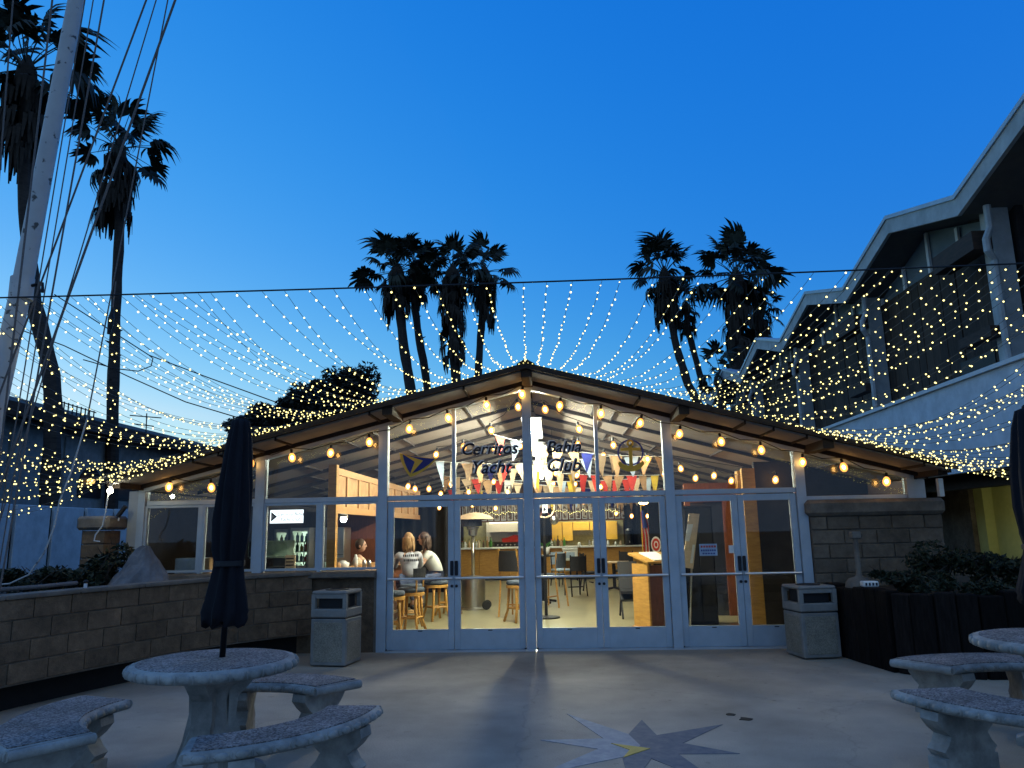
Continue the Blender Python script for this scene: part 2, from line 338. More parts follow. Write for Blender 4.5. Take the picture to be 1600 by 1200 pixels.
# ================================================================== ground
D = 10.8                                   # clubhouse front plane
RX, RZ, SL, SR = -.28, 3.70, .246, .27     # gable ridge and slopes
def gz(x): return RZ-(RX-x)*SL if x < RX else RZ-(x-RX)*SR
g = MB(); g.add([(-400, -200, -.06), (400, -200, -.06), (400, 600, -.06), (-400, 600, -.06)], [(0, 1, 2, 3)]); struct(g.build('ground', 'ground'))
def crack(m):
    n = m.node_tree; N = n.nodes.new; L = n.links.new; p = n.nodes['Principled BSDF']; src = p.inputs['Base Color'].links[0].from_socket
    tc = N('ShaderNodeTexCoord'); v = N('ShaderNodeTexVoronoi'); v.feature = 'DISTANCE_TO_EDGE'; v.inputs['Scale'].default_value = .34
    no = N('ShaderNodeTexNoise'); no.inputs['Scale'].default_value = 2.2; no.inputs['Detail'].default_value = 5
    ad = N('ShaderNodeVectorMath'); ad.operation = 'MULTIPLY_ADD'; ad.inputs[1].default_value = (.5, .5, .5)
    L(tc.outputs['Object'], no.inputs['Vector']); L(no.outputs['Color'], ad.inputs[0]); L(tc.outputs['Object'], ad.inputs[2]); L(ad.outputs[0], v.inputs['Vector'])
    mr = N('ShaderNodeMapRange'); mr.inputs[1].default_value = .0; mr.inputs[2].default_value = .004; mr.inputs[3].default_value = .84
    L(v.outputs['Distance'], mr.inputs[0])
    sp = N('ShaderNodeTexNoise'); sp.inputs['Scale'].default_value = 11; sp.inputs['Detail'].default_value = 3; L(tc.outputs['Object'], sp.inputs['Vector'])
    m2 = N('ShaderNodeMapRange'); m2.inputs[1].default_value = .27; m2.inputs[2].default_value = .34; m2.inputs[3].default_value = .8; L(sp.outputs[0], m2.inputs[0])
    st = N('ShaderNodeTexNoise'); st.inputs['Scale'].default_value = .45; st.inputs['Detail'].default_value = 4; L(tc.outputs['Object'], st.inputs['Vector'])
    m3 = N('ShaderNodeMapRange'); m3.inputs[1].default_value = .35; m3.inputs[2].default_value = .65; m3.inputs[3].default_value = .8; L(st.outputs[0], m3.inputs[0])
    a = N('ShaderNodeMath'); a.operation = 'MULTIPLY'; L(mr.outputs[0], a.inputs[0]); L(m2.outputs[0], a.inputs[1])
    b = N('ShaderNodeMath'); b.operation = 'MULTIPLY'; L(a.outputs[0], b.inputs[0]); L(m3.outputs[0], b.inputs[1])
    gn = N('ShaderNodeTexNoise'); gn.inputs['Scale'].default_value = 140; gn.inputs['Detail'].default_value = 2; L(tc.outputs['Object'], gn.inputs['Vector'])
    m4 = N('ShaderNodeMapRange'); m4.inputs[1].default_value = .3; m4.inputs[2].default_value = .7; m4.inputs[3].default_value = .78; m4.inputs[4].default_value = 1.16; L(gn.outputs[0], m4.inputs[0])
    vs_ = N('ShaderNodeTexVoronoi'); vs_.inputs['Scale'].default_value = 3.1; L(tc.outputs['Object'], vs_.inputs['Vector'])
    m5 = N('ShaderNodeMapRange'); m5.inputs[1].default_value = .035; m5.inputs[2].default_value = .06; m5.inputs[3].default_value = .6; L(vs_.outputs['Distance'], m5.inputs[0])
    e_ = N('ShaderNodeMath'); e_.operation = 'MULTIPLY'; L(m4.outputs[0], e_.inputs[0]); L(m5.outputs[0], e_.inputs[1])
    d_ = N('ShaderNodeMath'); d_.operation = 'MULTIPLY'; L(b.outputs[0], d_.inputs[0]); L(e_.outputs[0], d_.inputs[1])
    x = N('ShaderNodeVectorMath'); x.operation = 'SCALE'; L(src, x.inputs[0]); L(d_.outputs[0], x.inputs['Scale']); L(x.outputs[0], p.inputs['Base Color'])
crack(M['concrete'])
g = MB(); g.box(-7, 7.2, -6, 10.74, -.05, 0); struct(g.build('patio', 'concrete'))
g = MB(); g.box(-5.84, 5.0, 10.76, 28.4, -.05, .004); struct(g.build('floor', 'floor'))

# ================================================================== clubhouse
CH = thing('clubhouse', 'glass-fronted clubhouse with low gable roof, lit from inside under strings of bulbs', 'building', (0, D, 0))
XP = [-5.86, -4.14, -2.37, -.31, 1.66, 3.45, 4.93]; TZ = 2.07; SZ = 1.08
def part(mb, name, m, parent=CH, **k): return mb.build(name, m, parent, **k)
# posts, from the ground up to the sloping head
for i, x in enumerate(XP):
    hw = .065 if i not in (0, 6) else .05
    z0 = SZ if i < 2 else (1.93 if i == 6 else 0)
    mb = MB(); mb.prism([(x-hw, z0), (x+hw, z0), (x+hw, gz(x+hw)-.04), (x, gz(x)-.04), (x-hw, gz(x-hw)-.04)], D-.07, D+.07, 'y')
    part(mb, 'post', 'frame')
for a, b in ((0, 3), (3, 6)):
    x0, x1 = XP[a], XP[b]
    mb = MB(); mb.prism([(x0, gz(x0)-.1), (x1, gz(x1)-.1), (x1, gz(x1)-.03), (x0, gz(x0)-.03)], D-.085, D+.06, 'y'); part(mb, 'head_rail', 'frame')
def pane_poly(x0, x1, z0, top=None):
    """pane outline between two verticals, with the gable slope on top when no top is given"""
    if top is not None: return [(x0, z0), (x1, z0), (x1, top), (x0, top)]
    return [(x0, z0), (x1, z0), (x1, gz(x1)-.1), (x0, gz(x0)-.1)]
def pane(x0, x1, z0, top=None, parent=CH):
    mb = MB(); mb.prism(pane_poly(x0, x1, z0, top), D-.004, D+.004, 'y'); return part(mb, 'pane', 'glass', parent)
def rail(x0, x1, z0, z1, d=.05, name='transom'):
    mb = MB(); mb.bbox(x0, x1, D-d, D+d, z0, z1, .006); return part(mb, name, 'frame')
UP = [(-5.81, -4.205), (-4.075, -2.435), (-2.305, -1.385), (-1.335, -.375), (-.245, .645), (.695, 1.595), (1.725, 3.385), (3.515, 4.88)]
for x0, x1 in UP: pane(x0, x1, TZ+.03 if x1 < 4 else 1.97)
for i in range(5): rail(XP[i]+.066, XP[i+1]-.066, TZ-.03, TZ+.04)
rail(3.516, 4.879, 1.93, 1.985)
for x in (-1.36, .67):
    mb = MB(); mb.prism([(x-.025, TZ+.041), (x+.025, TZ+.041), (x+.025, gz(x)-.1), (x-.025, gz(x)-.1)], D-.04, D+.04, 'y'); part(mb, 'mullion', 'frame')
# left windows above the sill
for x0, xm, x1 in ((-5.81, -4.98, -4.205), (-4.075, -3.27, -2.435)):
    for a, b in ((x0, xm-.02), (xm+.02, x1)):
        fr = MB(); t = .032
        fr.box(a, a+t, D-.04, D+.04, SZ+.02, TZ-.031); fr.box(b-t, b, D-.04, D+.04, SZ+.02, TZ-.031)
        fr.box(a+t, b-t, D-.038, D+.038, SZ+.02, SZ+.02+t); fr.box(a+t, b-t, D-.038, D+.038, TZ-.031-t, TZ-.031)
        fo = part(fr, 'window_frame', 'frame'); pane(a+t, b-t, SZ+.02+t, TZ-.031-t, fo)
    mb = MB(); mb.box(xm-.02, xm+.02, D-.045, D+.045, SZ, TZ-.031); part(mb, 'mullion', 'frame')
mb = MB(); mb.prism([(D-.2, SZ-.07), (D-.16, SZ-.09), (D+.1, SZ-.09), (D+.1, SZ-.001), (D-.12, SZ-.001), (D-.19, SZ-.02)], -5.95, -2.44, 'x'); part(mb, 'window_sill', 'cap')
mb = MB(); mb.box(-5.95, -2.47, D-.06, D+.1, 0, SZ-.09); part(mb, 'base_wall', 'block')
mb = MB(); mb.box(-2.47, -2.436, D-.07, D+.1, 0, SZ-.092); part(mb, 'wall_edge', 'cap')
# six doors
DX = [(-2.3, -1.362), (-1.358, -.38), (-.24, .666), (.67, 1.59), (1.73, 2.578), (2.582, 3.38)]
for i, (a, b) in enumerate(DX):
    fr = MB(); st = .085; y0, y1 = D-.03, D+.03; zb, zt = .02, TZ-.04
    fr.bbox(a, a+st, y0, y1, zb, zt, .005); fr.bbox(b-st, b, y0, y1, zb, zt, .005)
    fr.box(a+st, b-st, y0+.003, y1-.003, zb, .285); fr.box(a+st, b-st, y0+.003, y1-.003, zt-.085, zt)
    d = part(fr, 'door', 'frame')
    mb = MB(); mb.box(a+st, b-st, D-.004, D+.004, .285, zt-.085); part(mb, 'pane', 'glass', d)
    mb = MB(); mb.tube([(a+.02, D-.075, .965), (b-.02, D-.075, .965)], .017, 8)
    for x in (a+.04, b-.04): mb.box(x-.014, x+.014, D-.075, D-.031, .95, .98)
    part(mb, 'push_bar', 'bar_metal', d)
    mb = MB(); hx = (b-.052, b-.008) if i % 2 == 0 else (a+.008, a+.052)
    mb.bbox(hx[0], hx[1], D-.055, D-.031, 1.0, 1.2, .008); part(mb, 'door_handle', 'frame_dark', d)
    mb = MB(); mb.lathe([(.02, 0), (.02, .02), (.012, .026)], 10, X=Matrix.Translation(((hx[0]+hx[1])/2, D-.031, .86)) @ Matrix.Rotation(pi/2, 4, 'X')); part(mb, 'lock', 'frame_dark', d)
    mb = MB(); mb.box((a+b)/2-.03, (a+b)/2+.03, D-.034, D-.031, .262, .274); part(mb, 'label_plate', 'frame_dark', d)
mb = MB(); mb.prism([(D-.14, .001), (D-.1, .018), (D+.1, .018), (D+.12, .001)], -2.3, 3.38, 'x'); part(mb, 'threshold', 'bar_metal')
for x in (-2.335, -.36, -.26, 1.7, 3.41):
    mb = MB(); mb.box(x-.045, x+.045, D-.045, D+.03, .0, .035); part(mb, 'door_closer_shoe', 'frame_dark')
# roof: two sheets, fascia, rafters and boards
YF, YB, XL, XR = 9.9, 28.6, -5.98, 5.15
for x0, x1, nm in ((XL, RX, 0), (RX, XR, 1)):
    mb = MB(); z0, z1 = gz(x0)+.075, gz(x1)+.075
    mb.prism([(x0, z0-.02), (x1, z1-.02), (x1, z1+.02), (x0, z0+.02)], YF, YB, 'y'); part(mb, 'roof', 'roof')
    mb = MB(); mb.prism([(x0, z0-.055), (x1, z1-.055), (x1, z1-.021), (x0, z0-.021)], YF-.012, YF+.05, 'y'); part(mb, 'fascia', 'rafter')
mb = MB(); mb.prism([(RX-.12, gz(RX-.12)+.106), (RX, RZ+.106), (RX+.12, gz(RX+.12)+.106), (RX, RZ+.145)], YF-.03, YB, 'y'); part(mb, 'ridge_cap', 'roof')
RY = [9.96, 10.66]+[11.1+1.33*i for i in range(14)]
for y in RY:
    for x0, x1 in ((XL+.02, RX-.001), (RX+.001, XR-.02)):
        h = .03 if y < 10.9 else .042
        if y < 10: continue
        mb = MB(); mb.prism([(x0, gz(x0)-.05-h*.2), (x1, gz(x1)-.05-h*.2), (x1, gz(x1)+.04), (x0, gz(x0)+.04)], y-h/2, y+h/2, 'y'); part(mb, 'rafter', 'rafter')
edges = sorted(RY)
for k in range(len(edges)-1):
    ya, yb = edges[k]+.03, edges[k+1]-.03
    for side in (0, 1):
        xs = []; x = RX-.02 if side == 0 else RX+.02; lim = XL+.05 if side == 0 else XR-.05
        first = R(.5, 1.5)
        while (x > lim+.02 if side == 0 else x < lim-.02):
            L_ = first if first else R(1.25, 1.6) if R(0, 1) > .25 else R(.3, .5); first = 0
            nx = max(lim, x-L_) if side == 0 else min(lim, x+L_)
            a, b = min(x, nx), max(x, nx); t = R(0, .012)
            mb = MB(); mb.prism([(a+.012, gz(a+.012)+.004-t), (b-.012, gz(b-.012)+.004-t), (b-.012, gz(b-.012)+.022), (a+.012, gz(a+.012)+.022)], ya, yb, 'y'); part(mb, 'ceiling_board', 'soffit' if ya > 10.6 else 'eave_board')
            mb = MB(); mb.box(nx-.014, nx+.014, ya, yb, gz(nx)-.028, gz(nx)+.02); part(mb, 'batten', 'rafter')
            x = nx
# purlin ends that show under the overhang beside the posts
for x in (-4.3, -2.15, -.28, 1.78, 3.6):
    mb = MB(); mb.box(x-.07, x+.07, YF+.06, D-.09, gz(x)-.09, gz(x)+.03); part(mb, 'outrigger', 'rafter')
for x in (XL+.09, XR-.09):
    mb = MB(); mb.box(x-.06, x+.06, YF+.2, YB-.1, gz(x)-.06, gz(x)+.03); part(mb, 'eave_beam', 'rafter')
# side and back walls, corner casings
mb = MB(); mb.box(-6.0, -5.915, D+.1, 28.5, 0, gz(-5.96)-.03); part(mb, 'side_wall', 'dark_wall')
mb = MB(); mb.box(5.0, 5.1, D+.1, 28.5, 0, gz(5.1)-.03); part(mb, 'side_wall', 'brown_wall')
mb = MB(); mb.prism([(-5.9, 0), (4.98, 0), (4.98, gz(4.98)-.03), (RX, RZ-.03), (-5.9, gz(-5.9)-.03)], 28.3, 28.45, 'y'); part(mb, 'back_wall', 'brown_wall')
mb = MB(); mb.box(-6.05, -5.913, D-.06, D+.06, SZ-.09, gz(-6.05)-.03); part(mb, 'corner_casing', 'casing')
mb = MB(); mb.box(4.985, 5.12, D-.06, D+.06, 1.93, gz(5.12)-.06); part(mb, 'corner_casing', 'frame')
mb = MB(); mb.box(5.09, 5.15, D-.5, D-.43, 1.93, gz(5.15)-.07); part(mb, 'eave_post', 'frame')
# lettering and emblems on the upper panes
yT = D-.012
def word(txt, px, py, size):
    p = at(px, py, 'y', yT)
    text_obj('lettering_outline', txt, size, 'white_paint', CH, (p.x-.012, yT+.006, p.z+.012), shear=.28, bold=.008, ext=.0015)
    text_obj('lettering', txt, size, 'ink', CH, (p.x, yT, p.z), shear=.28, bold=.003, ext=.0015)
word('Cerritos', 764, 702, .235); word('Yacht', 766, 731, .25); word('Bahia', 880, 699, .235); word('Club', 880, 728, .25)
def plate(name, pts, m, y, t=.003):
    mb = MB(); q = [at(a, b, 'y', D) for a, b in pts]; mb.prism([(p.x, p.z) for p in q], y-t, y, 'y'); return part(mb, name, m)
def c8(l): return [(600+x/7.27, 680+y/7.27) for x, y in l]
def bow(a, b, k, n=8):
    """edge curved inwards between two points"""
    a, b = Vector(a), Vector(b); m = (a+b)/2; nrm = Vector((-(b-a).y, (b-a).x))*k
    return [tuple((1-t)**2*a+2*t*(1-t)*(m+nrm)+t*t*b) for t in [i/n for i in range(n)]]
o = bow((175, 205), (605, 262), .05)+bow((605, 262), (300, 478), -.14)+bow((300, 478), (175, 205), -.14)
i_ = bow((215, 216), (580, 268), .05)+bow((580, 268), (305, 440), -.13)+bow((305, 440), (215, 216), -.13)
plate('emblem_border', c8(o), 'gold', D-.008); plate('emblem_field', c8(i_), 'blue', D-.0125)
plate('emblem_chevron', c8([(215, 216), (445, 290), (305, 450), (305, 425), (352, 303)]), 'gold', D-.017)
ac = at(985, 707, 'y', D); AX, AZ = ac.x, ac.z
mb = MB()
for k in range(40):
    a, b = 2*pi*k/40, 2*pi*(k+1)/40
    mb.prism([(AX+.185*cos(a), AZ+.185*sin(a)), (AX+.185*cos(b), AZ+.185*sin(b)), (AX+.162*cos(b), AZ+.162*sin(b)), (AX+.162*cos(a), AZ+.162*sin(a))], D-.012, D-.008, 'y')
part(mb, 'emblem_ring', 'blue')
mb = MB()
mb.prism([(AX-.024, AZ-.2), (AX+.024, AZ-.2), (AX+.024, AZ+.1), (AX-.024, AZ+.1)], D-.018, D-.014, 'y')
mb.prism([(AX-.14, AZ+.025), (AX+.14, AZ+.025), (AX+.14, AZ+.065), (AX-.14, AZ+.065)], D-.0225, D-.0185, 'y')
for k in range(16):
    a, b = 2*pi*k/16, 2*pi*(k+1)/16; q = (AX, AZ+.13)
    mb.prism([(q[0]+.05*cos(a), q[1]+.05*sin(a)), (q[0]+.05*cos(b), q[1]+.05*sin(b)), (q[0]+.024*cos(b), q[1]+.024*sin(b)), (q[0]+.024*cos(a), q[1]+.024*sin(a))], D-.018, D-.014, 'y')
cr = []
for k in range(13): a = radians(200+140*k/12); cr.append((AX+.2*cos(a), AZ-.1+.17*sin(a)))
for k in range(13): a = radians(340-140*k/12); cr.append((AX+.17*cos(a), AZ-.075+.115*sin(a)))
mb.prism(cr, D-.0275, D-.0235, 'y')
part(mb, 'emblem_anchor', 'gold')

# right block wall under the gable window
BW = thing('block_wall', 'grey concrete block wall with thick rounded cap beside the rightmost door', 'wall', (4.4, D, 0))
mb = MB(); mb.box(3.53, 5.27, D-.09, D+.13, 0, 1.71); mb.build('mortar_core', 'mortar', BW)
for r in range(9):
    z = .005+r*.19; off = 0 if r % 2 else .215; x = 3.525-off
    while x < 5.27:
        a, b = max(x, 3.525)+.006, min(x+.43, 5.275)-.006
        if b-a > .06:
            q = R(0, .008); mb = MB(); mb.bbox(a, b, D-.112-q, D-.085, z+.005, z+.18, .007); mb.build('block', 'grey_block', BW)
        x += .43
mb = MB(); mb.bbox(3.47, 5.31, D-.19, D+.17, 1.712, 1.925, .045); autosmooth(mb.build('cap', 'cap', BW), 30)
# left pier
LP = thing('block_pier', 'short block pier with cap at the left corner of the clubhouse', 'wall', (-6.25, 10.6, 0))
for r in range(9):
    mb = MB(); mb.bbox(-6.46, -6.14, 10.35, 10.75, .005+.19*r, .18+.19*r, .008); mb.build('block', 'block', LP)
mb = MB(); mb.box(-6.44, -6.16, 10.37, 10.73, 0, 1.7); mb.build('mortar_core', 'mortar', LP)
mb = MB(); mb.bbox(-6.52, -6.06, 10.28, 10.8, 1.712, 1.9, .035); mb.build('cap', 'cap', LP)

# left planter wall: block courses on a curve, overhanging a dark base
WP = [(-3.38, 10.72), (-3.75, 10.38), (-4.1, 9.95), (-4.4, 9.45), (-4.65, 8.9), (-4.86, 8.35), (-5.04, 7.8), (-5.22, 7.2), (-5.42, 6.5), (-5.65, 5.8), (-5.95, 5.0)]
def along(path, s):
    for a, b in zip(path, path[1:]):
        a, b = Vector(a), Vector(b); l = (b-a).length
        if s <= l: return a+(b-a)*(s/l), (b-a).normalized()
        s -= l
    return b, (b-a).normalized()
LEN = sum((Vector(b)-Vector(a)).length for a, b in zip(WP, WP[1:]))
PW = thing('planter_wall', 'long curved brown block planter wall with pale cap on the left of the patio', 'wall', (-4.65, 8.9, 0))
NRM = lambda t: Vector((t.y, -t.x))  # towards the planter is the other side
def wall_piece(s0, s1, z0, z1, out, back, cham=.008):
    p0, t0 = along(WP, s0); p1, t1 = along(WP, s1)
    n0, n1 = Vector((-t0.y, t0.x)), Vector((-t1.y, t1.x))
    mb = MB(); poly = [p0+n0*out, p1+n1*out, p1-n1*back, p0-n0*back]
    c = sum(poly, Vector((0, 0)))/4
    vs = []
    for z, k in ((z0, 0), (z0+cham, 1), (z1-cham, 1), (z1, 0)):
        for q in poly:
            d = (c-q).normalized()*cham*(0 if k else 1); vs.append((q.x+d.x, q.y+d.y, z))
    fs = [(i*4+j, i*4+(j+1) % 4, (i+1)*4+(j+1) % 4, (i+1)*4+j) for i in range(3) for j in range(4)]+[(3, 2, 1, 0), (12, 13, 14, 15)]
    return mb.add(vs, fs)
SIDE = 1 if NRM(Vector((-.3, -.9))).x > 0 else 1
for r in range(4):
    z = .27+r*.195; s = .0 if r % 2 else -.21
    while s < LEN-.05:
        a, b = max(0, s)+.006, min(LEN, s+.42)-.006
        if b-a > .05: wall_piece(a, b, z, z+.185, .1+R(0, .01), .1).build('block', 'block', PW)
        s += .42
s = 0
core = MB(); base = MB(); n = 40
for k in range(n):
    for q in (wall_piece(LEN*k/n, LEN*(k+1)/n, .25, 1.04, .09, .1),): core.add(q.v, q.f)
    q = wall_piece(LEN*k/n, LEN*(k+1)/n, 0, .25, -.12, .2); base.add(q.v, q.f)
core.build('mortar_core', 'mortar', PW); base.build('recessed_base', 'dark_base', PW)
s = 0
while s < LEN-.05:
    e = min(LEN, s+.82); wall_piece(s+.002, e-.002, 1.045, 1.085, .13, .13, .012).build('cap_stone', 'cap', PW); s = e
g = MB(); poly = [(p[0]-.06, p[1]+.04) for p in WP]+[(-9.5, 5.0), (-9.5, 10.2), (-6.5, 10.25), (-6.0, 10.6), (-3.6, 10.7)]
g.prism(poly[:11]+[(-9.5, 5.0), (-9.5, 12.5), (-6.6, 12.5), (-6.55, 10.7)], .3, .97, 'z'); struct(g.build('planter_soil', 'soil'))
# ================================================================== building on the right: folded-plate roof
RB = thing('folded_roof_building', 'two-storey building on the right with zigzag folded roof and dark board walls', 'building', (7.2, 17.4, 0))
ZP, ZV = 7.72, 7.02
ZIG = [(7.4, ZV), (9.9, ZP), (12.4, ZV), (14.9, ZP), (17.4, ZV), (19.9, ZP), (22.4, ZV), (24.9, ZP), (27.4, ZV), (29.9, ZP), (32.4, ZV), (34.9, ZP)]
for (y0, z0), (y1, z1) in zip(ZIG, ZIG[1:]):
    mb = MB(); mb.prism([(y0, z0-.33), (y1, z1-.33), (y1, z1-.02), (y0, z0-.02)], 7.05, 16, 'x'); mb.build('roof_slab', 'grey_soffit', RB)
    mb = MB(); mb.prism([(y0, z0-.36), (y1, z1-.36), (y1, z1-.06), (y0, z0-.06)], 6.98, 7.048, 'x'); mb.build('fascia', 'fascia_paint', RB)
    mb = MB(); mb.prism([(y0, z0-.058), (y1, z1-.058), (y1, z1+.02), (y0, z0+.02)], 6.95, 7.3, 'x'); mb.build('drip_edge', 'frame', RB)
WX = 7.75
for bay, (ya, yb) in enumerate(((12.62, 17.2), (17.62, 22.2), (22.62, 27.2), (27.62, 32.2))):
    ym = (ya+yb)/2
    y = ya
    while y < yb-.02:
        e = min(y+.285, yb); q = R(0, .02)
        mb = MB(); mb.box(WX-.03-q, WX+.06, y+.006, e-.006, 4.06, 6.5); mb.build('siding_board', 'wood_siding', RB); y = e
    mb = MB(); mb.prism([(ya, 6.5), (yb, 6.5), (yb, 6.68), (ym, 7.37), (ya, 6.68)], WX+.02, WX+.04, 'x'); mb.build('gable_pane', 'gable_sky_reflection', RB)
    for yy, zt in ((ya+.05, 6.65), (ym-1.1, 7.0), (ym, 7.34), (ym+1.1, 7.0), (yb-.05, 6.65)):
        mb = MB(); mb.box(WX-.05, WX+.0, yy-.045, yy+.045, 6.5, zt); mb.build('gable_mullion', 'white_paint', RB)
    mb = MB(); mb.box(WX+.07, WX+.2, ya-.4, yb+.4, 4.0, 7.0); mb.build('inner_wall', 'dark_wall', RB)
    # low window strip under the boards
    mb = MB(); mb.box(WX-.06, WX-.052, ya+.5, ya+1.6, 4.08, 4.5); mb.build('low_window', 'black', RB)
for k, yv in enumerate((12.4, 17.4, 22.4, 27.4)):
    mb = MB(); mb.box(7.42, 7.72, yv-.15, yv+.15, 4.06, 6.72); mb.build('column', 'fascia_paint', RB)
    mb = MB(); mb.box(7.1, 7.41, yv-.12, yv+1.2, 6.02, 6.34); mb.build('beam_end', 'beam_wood', RB)
    mb = MB(); mb.box(7.2, 7.41, yv-.1, yv+.9, 4.55, 4.72); mb.build('beam_end', 'beam_wood', RB)
    mb = MB(); mb.tube([(7.3, yv-.3, 6.7), (7.3, yv-.3, 6.3), (7.18, yv-.36, 6.1), (7.18, yv-.36, 5.9), (7.3, yv-.3, 5.75), (7.3, yv-.3, 4.05)], .06, 8); mb.build('drain_pipe', 'fascia_paint', RB)
mb = MB(); mb.box(8.9, 9.0, 7.4, 12.6, 4.0, 7.3); mb.build('recessed_wall', 'wood_siding', RB)
mb = MB(); mb.box(7.8, 9.0, 12.62, 12.7, 4.0, 6.7); mb.build('return_wall', 'wood_siding', RB)
mb = MB(); mb.box(8.78, 8.88, 7.4, 12.5, 6.5, 6.6); mb.box(8.78, 8.88, 7.4, 12.5, 5.7, 5.78); mb.build('wall_rail', 'white_paint', RB)
# pale balcony band and the passage beneath
mb = MB(); mb.box(7.2, 7.36, 7.4, 34, 2.44, 4.0); mb.build('balcony_band', 'white_band', RB)
mb = MB(); mb.box(7.14, 7.42, 7.4, 34, 4.002, 4.07); mb.build('band_cap', 'white_paint', RB)
mb = MB(); mb.box(7.362, 16, 7.4, 34, 2.5, 2.75); mb.build('floor_slab', 'grey_soffit', RB)
mb = MB(); mb.box(7.7, 7.95, 7.4, 34, 2.2, 2.49); mb.build('passage_beam', 'beam_wood', RB)
mb = MB(); mb.box(9.7, 9.9, 11.6, 17.38, 0, 2.48); mb.build('passage_wall', 'yellow', RB)
mb = MB(); mb.box(9.5, 9.9, 17.4, 17.75, 0, 2.47); mb.build('passage_pilaster', 'yellow', RB)
mb = MB(); mb.box(9.4, 9.9, 17.77, 19.4, 0, 2.47); mb.build('passage_pier', 'grey_block', RB)
mb = MB(); mb.box(9.4, 9.9, 19.42, 20.2, 1.5, 1.72); mb.box(9.4, 9.9, 20.21, 24, 0, 2.46); mb.build('passage_pier', 'grey_block', RB)
mb = MB(); mb.box(10.4, 10.5, 16, 34, 0, 2.45); mb.build('passage_back', 'dark_wall', RB)
cl = thing('passage_lamp', 'round ceiling lamp under the passage by the yellow wall', 'ceiling light', (8.5, 15.2, 2.5))
mb = MB(); mb.lathe([(.15, -.001), (.15, -.03), (.12, -.035)], 20, (8.5, 15.2, 2.5)); mb.build('base', 'white_paint', cl)
mb = MB(); mb.lathe([(.12, -.036), (.1, -.075), (.04, -.09)], 20, (8.5, 15.2, 2.5)); mb.build('diffuser', emit('passage_glow', (1, 1, .6), 110), cl)

# ================================================================== left: building, fence
LB = thing('left_building', 'long low grey-blue building with dark eaves and arched windows behind the palms', 'building', (-15, 25, 0))
mb = MB(); mb.box(-16, -15, 8, 44, 0, 5.1); mb.build('wall', 'left_wall', LB)
mb = MB(); mb.prism([(-14.4, 4.98), (-14.4, 5.1), (-19, 6.6), (-19, 4.98)], 8, 44, 'y'); mb.build('roof', 'tile', LB)
mb = MB(); mb.box(-14.42, -14.36, 8, 44, 4.9, 5.27); mb.build('eave_board', 'beam_wood', LB)
aw = emit('warm_reflection', (1, .55, .15), 1.6)  # painted glow for warm lamps reflected in the arched windows
for px in (145, 201, 247, 292):
    p = at(px, 700, 'x', -14.98); y = p.y
    arc = [(y+.62*cos(pi*k/10), 3.25+.62*sin(pi*k/10)) for k in range(11)]+[(y-.62, 2.9), (y+.62, 2.9)]
    mb = MB(); mb.prism(arc, -14.99, -14.95, 'x'); wf = mb.build('arched_window', 'black', LB)
    mb = MB(); mb.lathe([(.02, 0), (.1, .05), (.13, .16), (.03, .2)], 12, (-14.85, y-.15, 3.3)); mb.build('lamp_reflection', aw, wf)
for px in (14, 100, 180, 262):
    p = at(px, 750, 'x', -14.98); mb = MB(); mb.box(-14.985, -14.94, p.y-.12, p.y+.12, 0, 4.7); mb.build('wall_pilaster', 'left_wall', LB)
AN = thing('roof_antenna', 'thin rooftop television antenna on the long low building', 'antenna', at(229, 668, 'y', 27))
b = at(229, 668, 'y', 27); t = at(229, 650, 'y', 27)
mb = MB(); mb.tube([b-Vector((0, 0, .35)), t+Vector((0, 0, .1))], .02, 6); mb.build('mast', 'cable', AN)
for a, c in (((203, 649), (252, 653)), ((207, 662), (240, 666))):
    mb = MB(); mb.tube([at(*a, 'y', 27), at(*c, 'y', 27)], .022, 6); mb.build('crossbar', 'cable', AN)
RL = thing('roof_railing', 'low row of thin posts along the roof edge beside the leaning palm trunk', 'railing', (-14.6, 22, 4.9))
mb = MB(); mb.tube([at(92, 627, 'x', -14.6), at(150, 645, 'x', -14.6)], .02, 5); mb.build('rail', 'cable', RL)
for k in range(9):
    p = at(94+6.6*k, 628+2.05*k, 'x', -14.6); mb = MB(); mb.tube([p-Vector((0, 0, .45)), p+Vector((0, 0, .05))], .02, 5); mb.build('post', 'cable', RL)
FE = thing('panel_fence', 'pale blue-grey panel fence with dark joints behind the left planter', 'fence', (-10.5, 15, 0))
y = 7.6
while y < 24:
    q = R(0, .02); mb = MB(); mb.bbox(-10.5-q, -10.44, y+.06, y+1.09, 0, 2.28+R(-.01, .01), .01); mb.build('panel', 'fence', FE)
    mb = MB(); mb.box(-10.56, -10.5, y-.058, y+.058, 0, 2.2); mb.build('post', 'cable', FE); y += 1.15

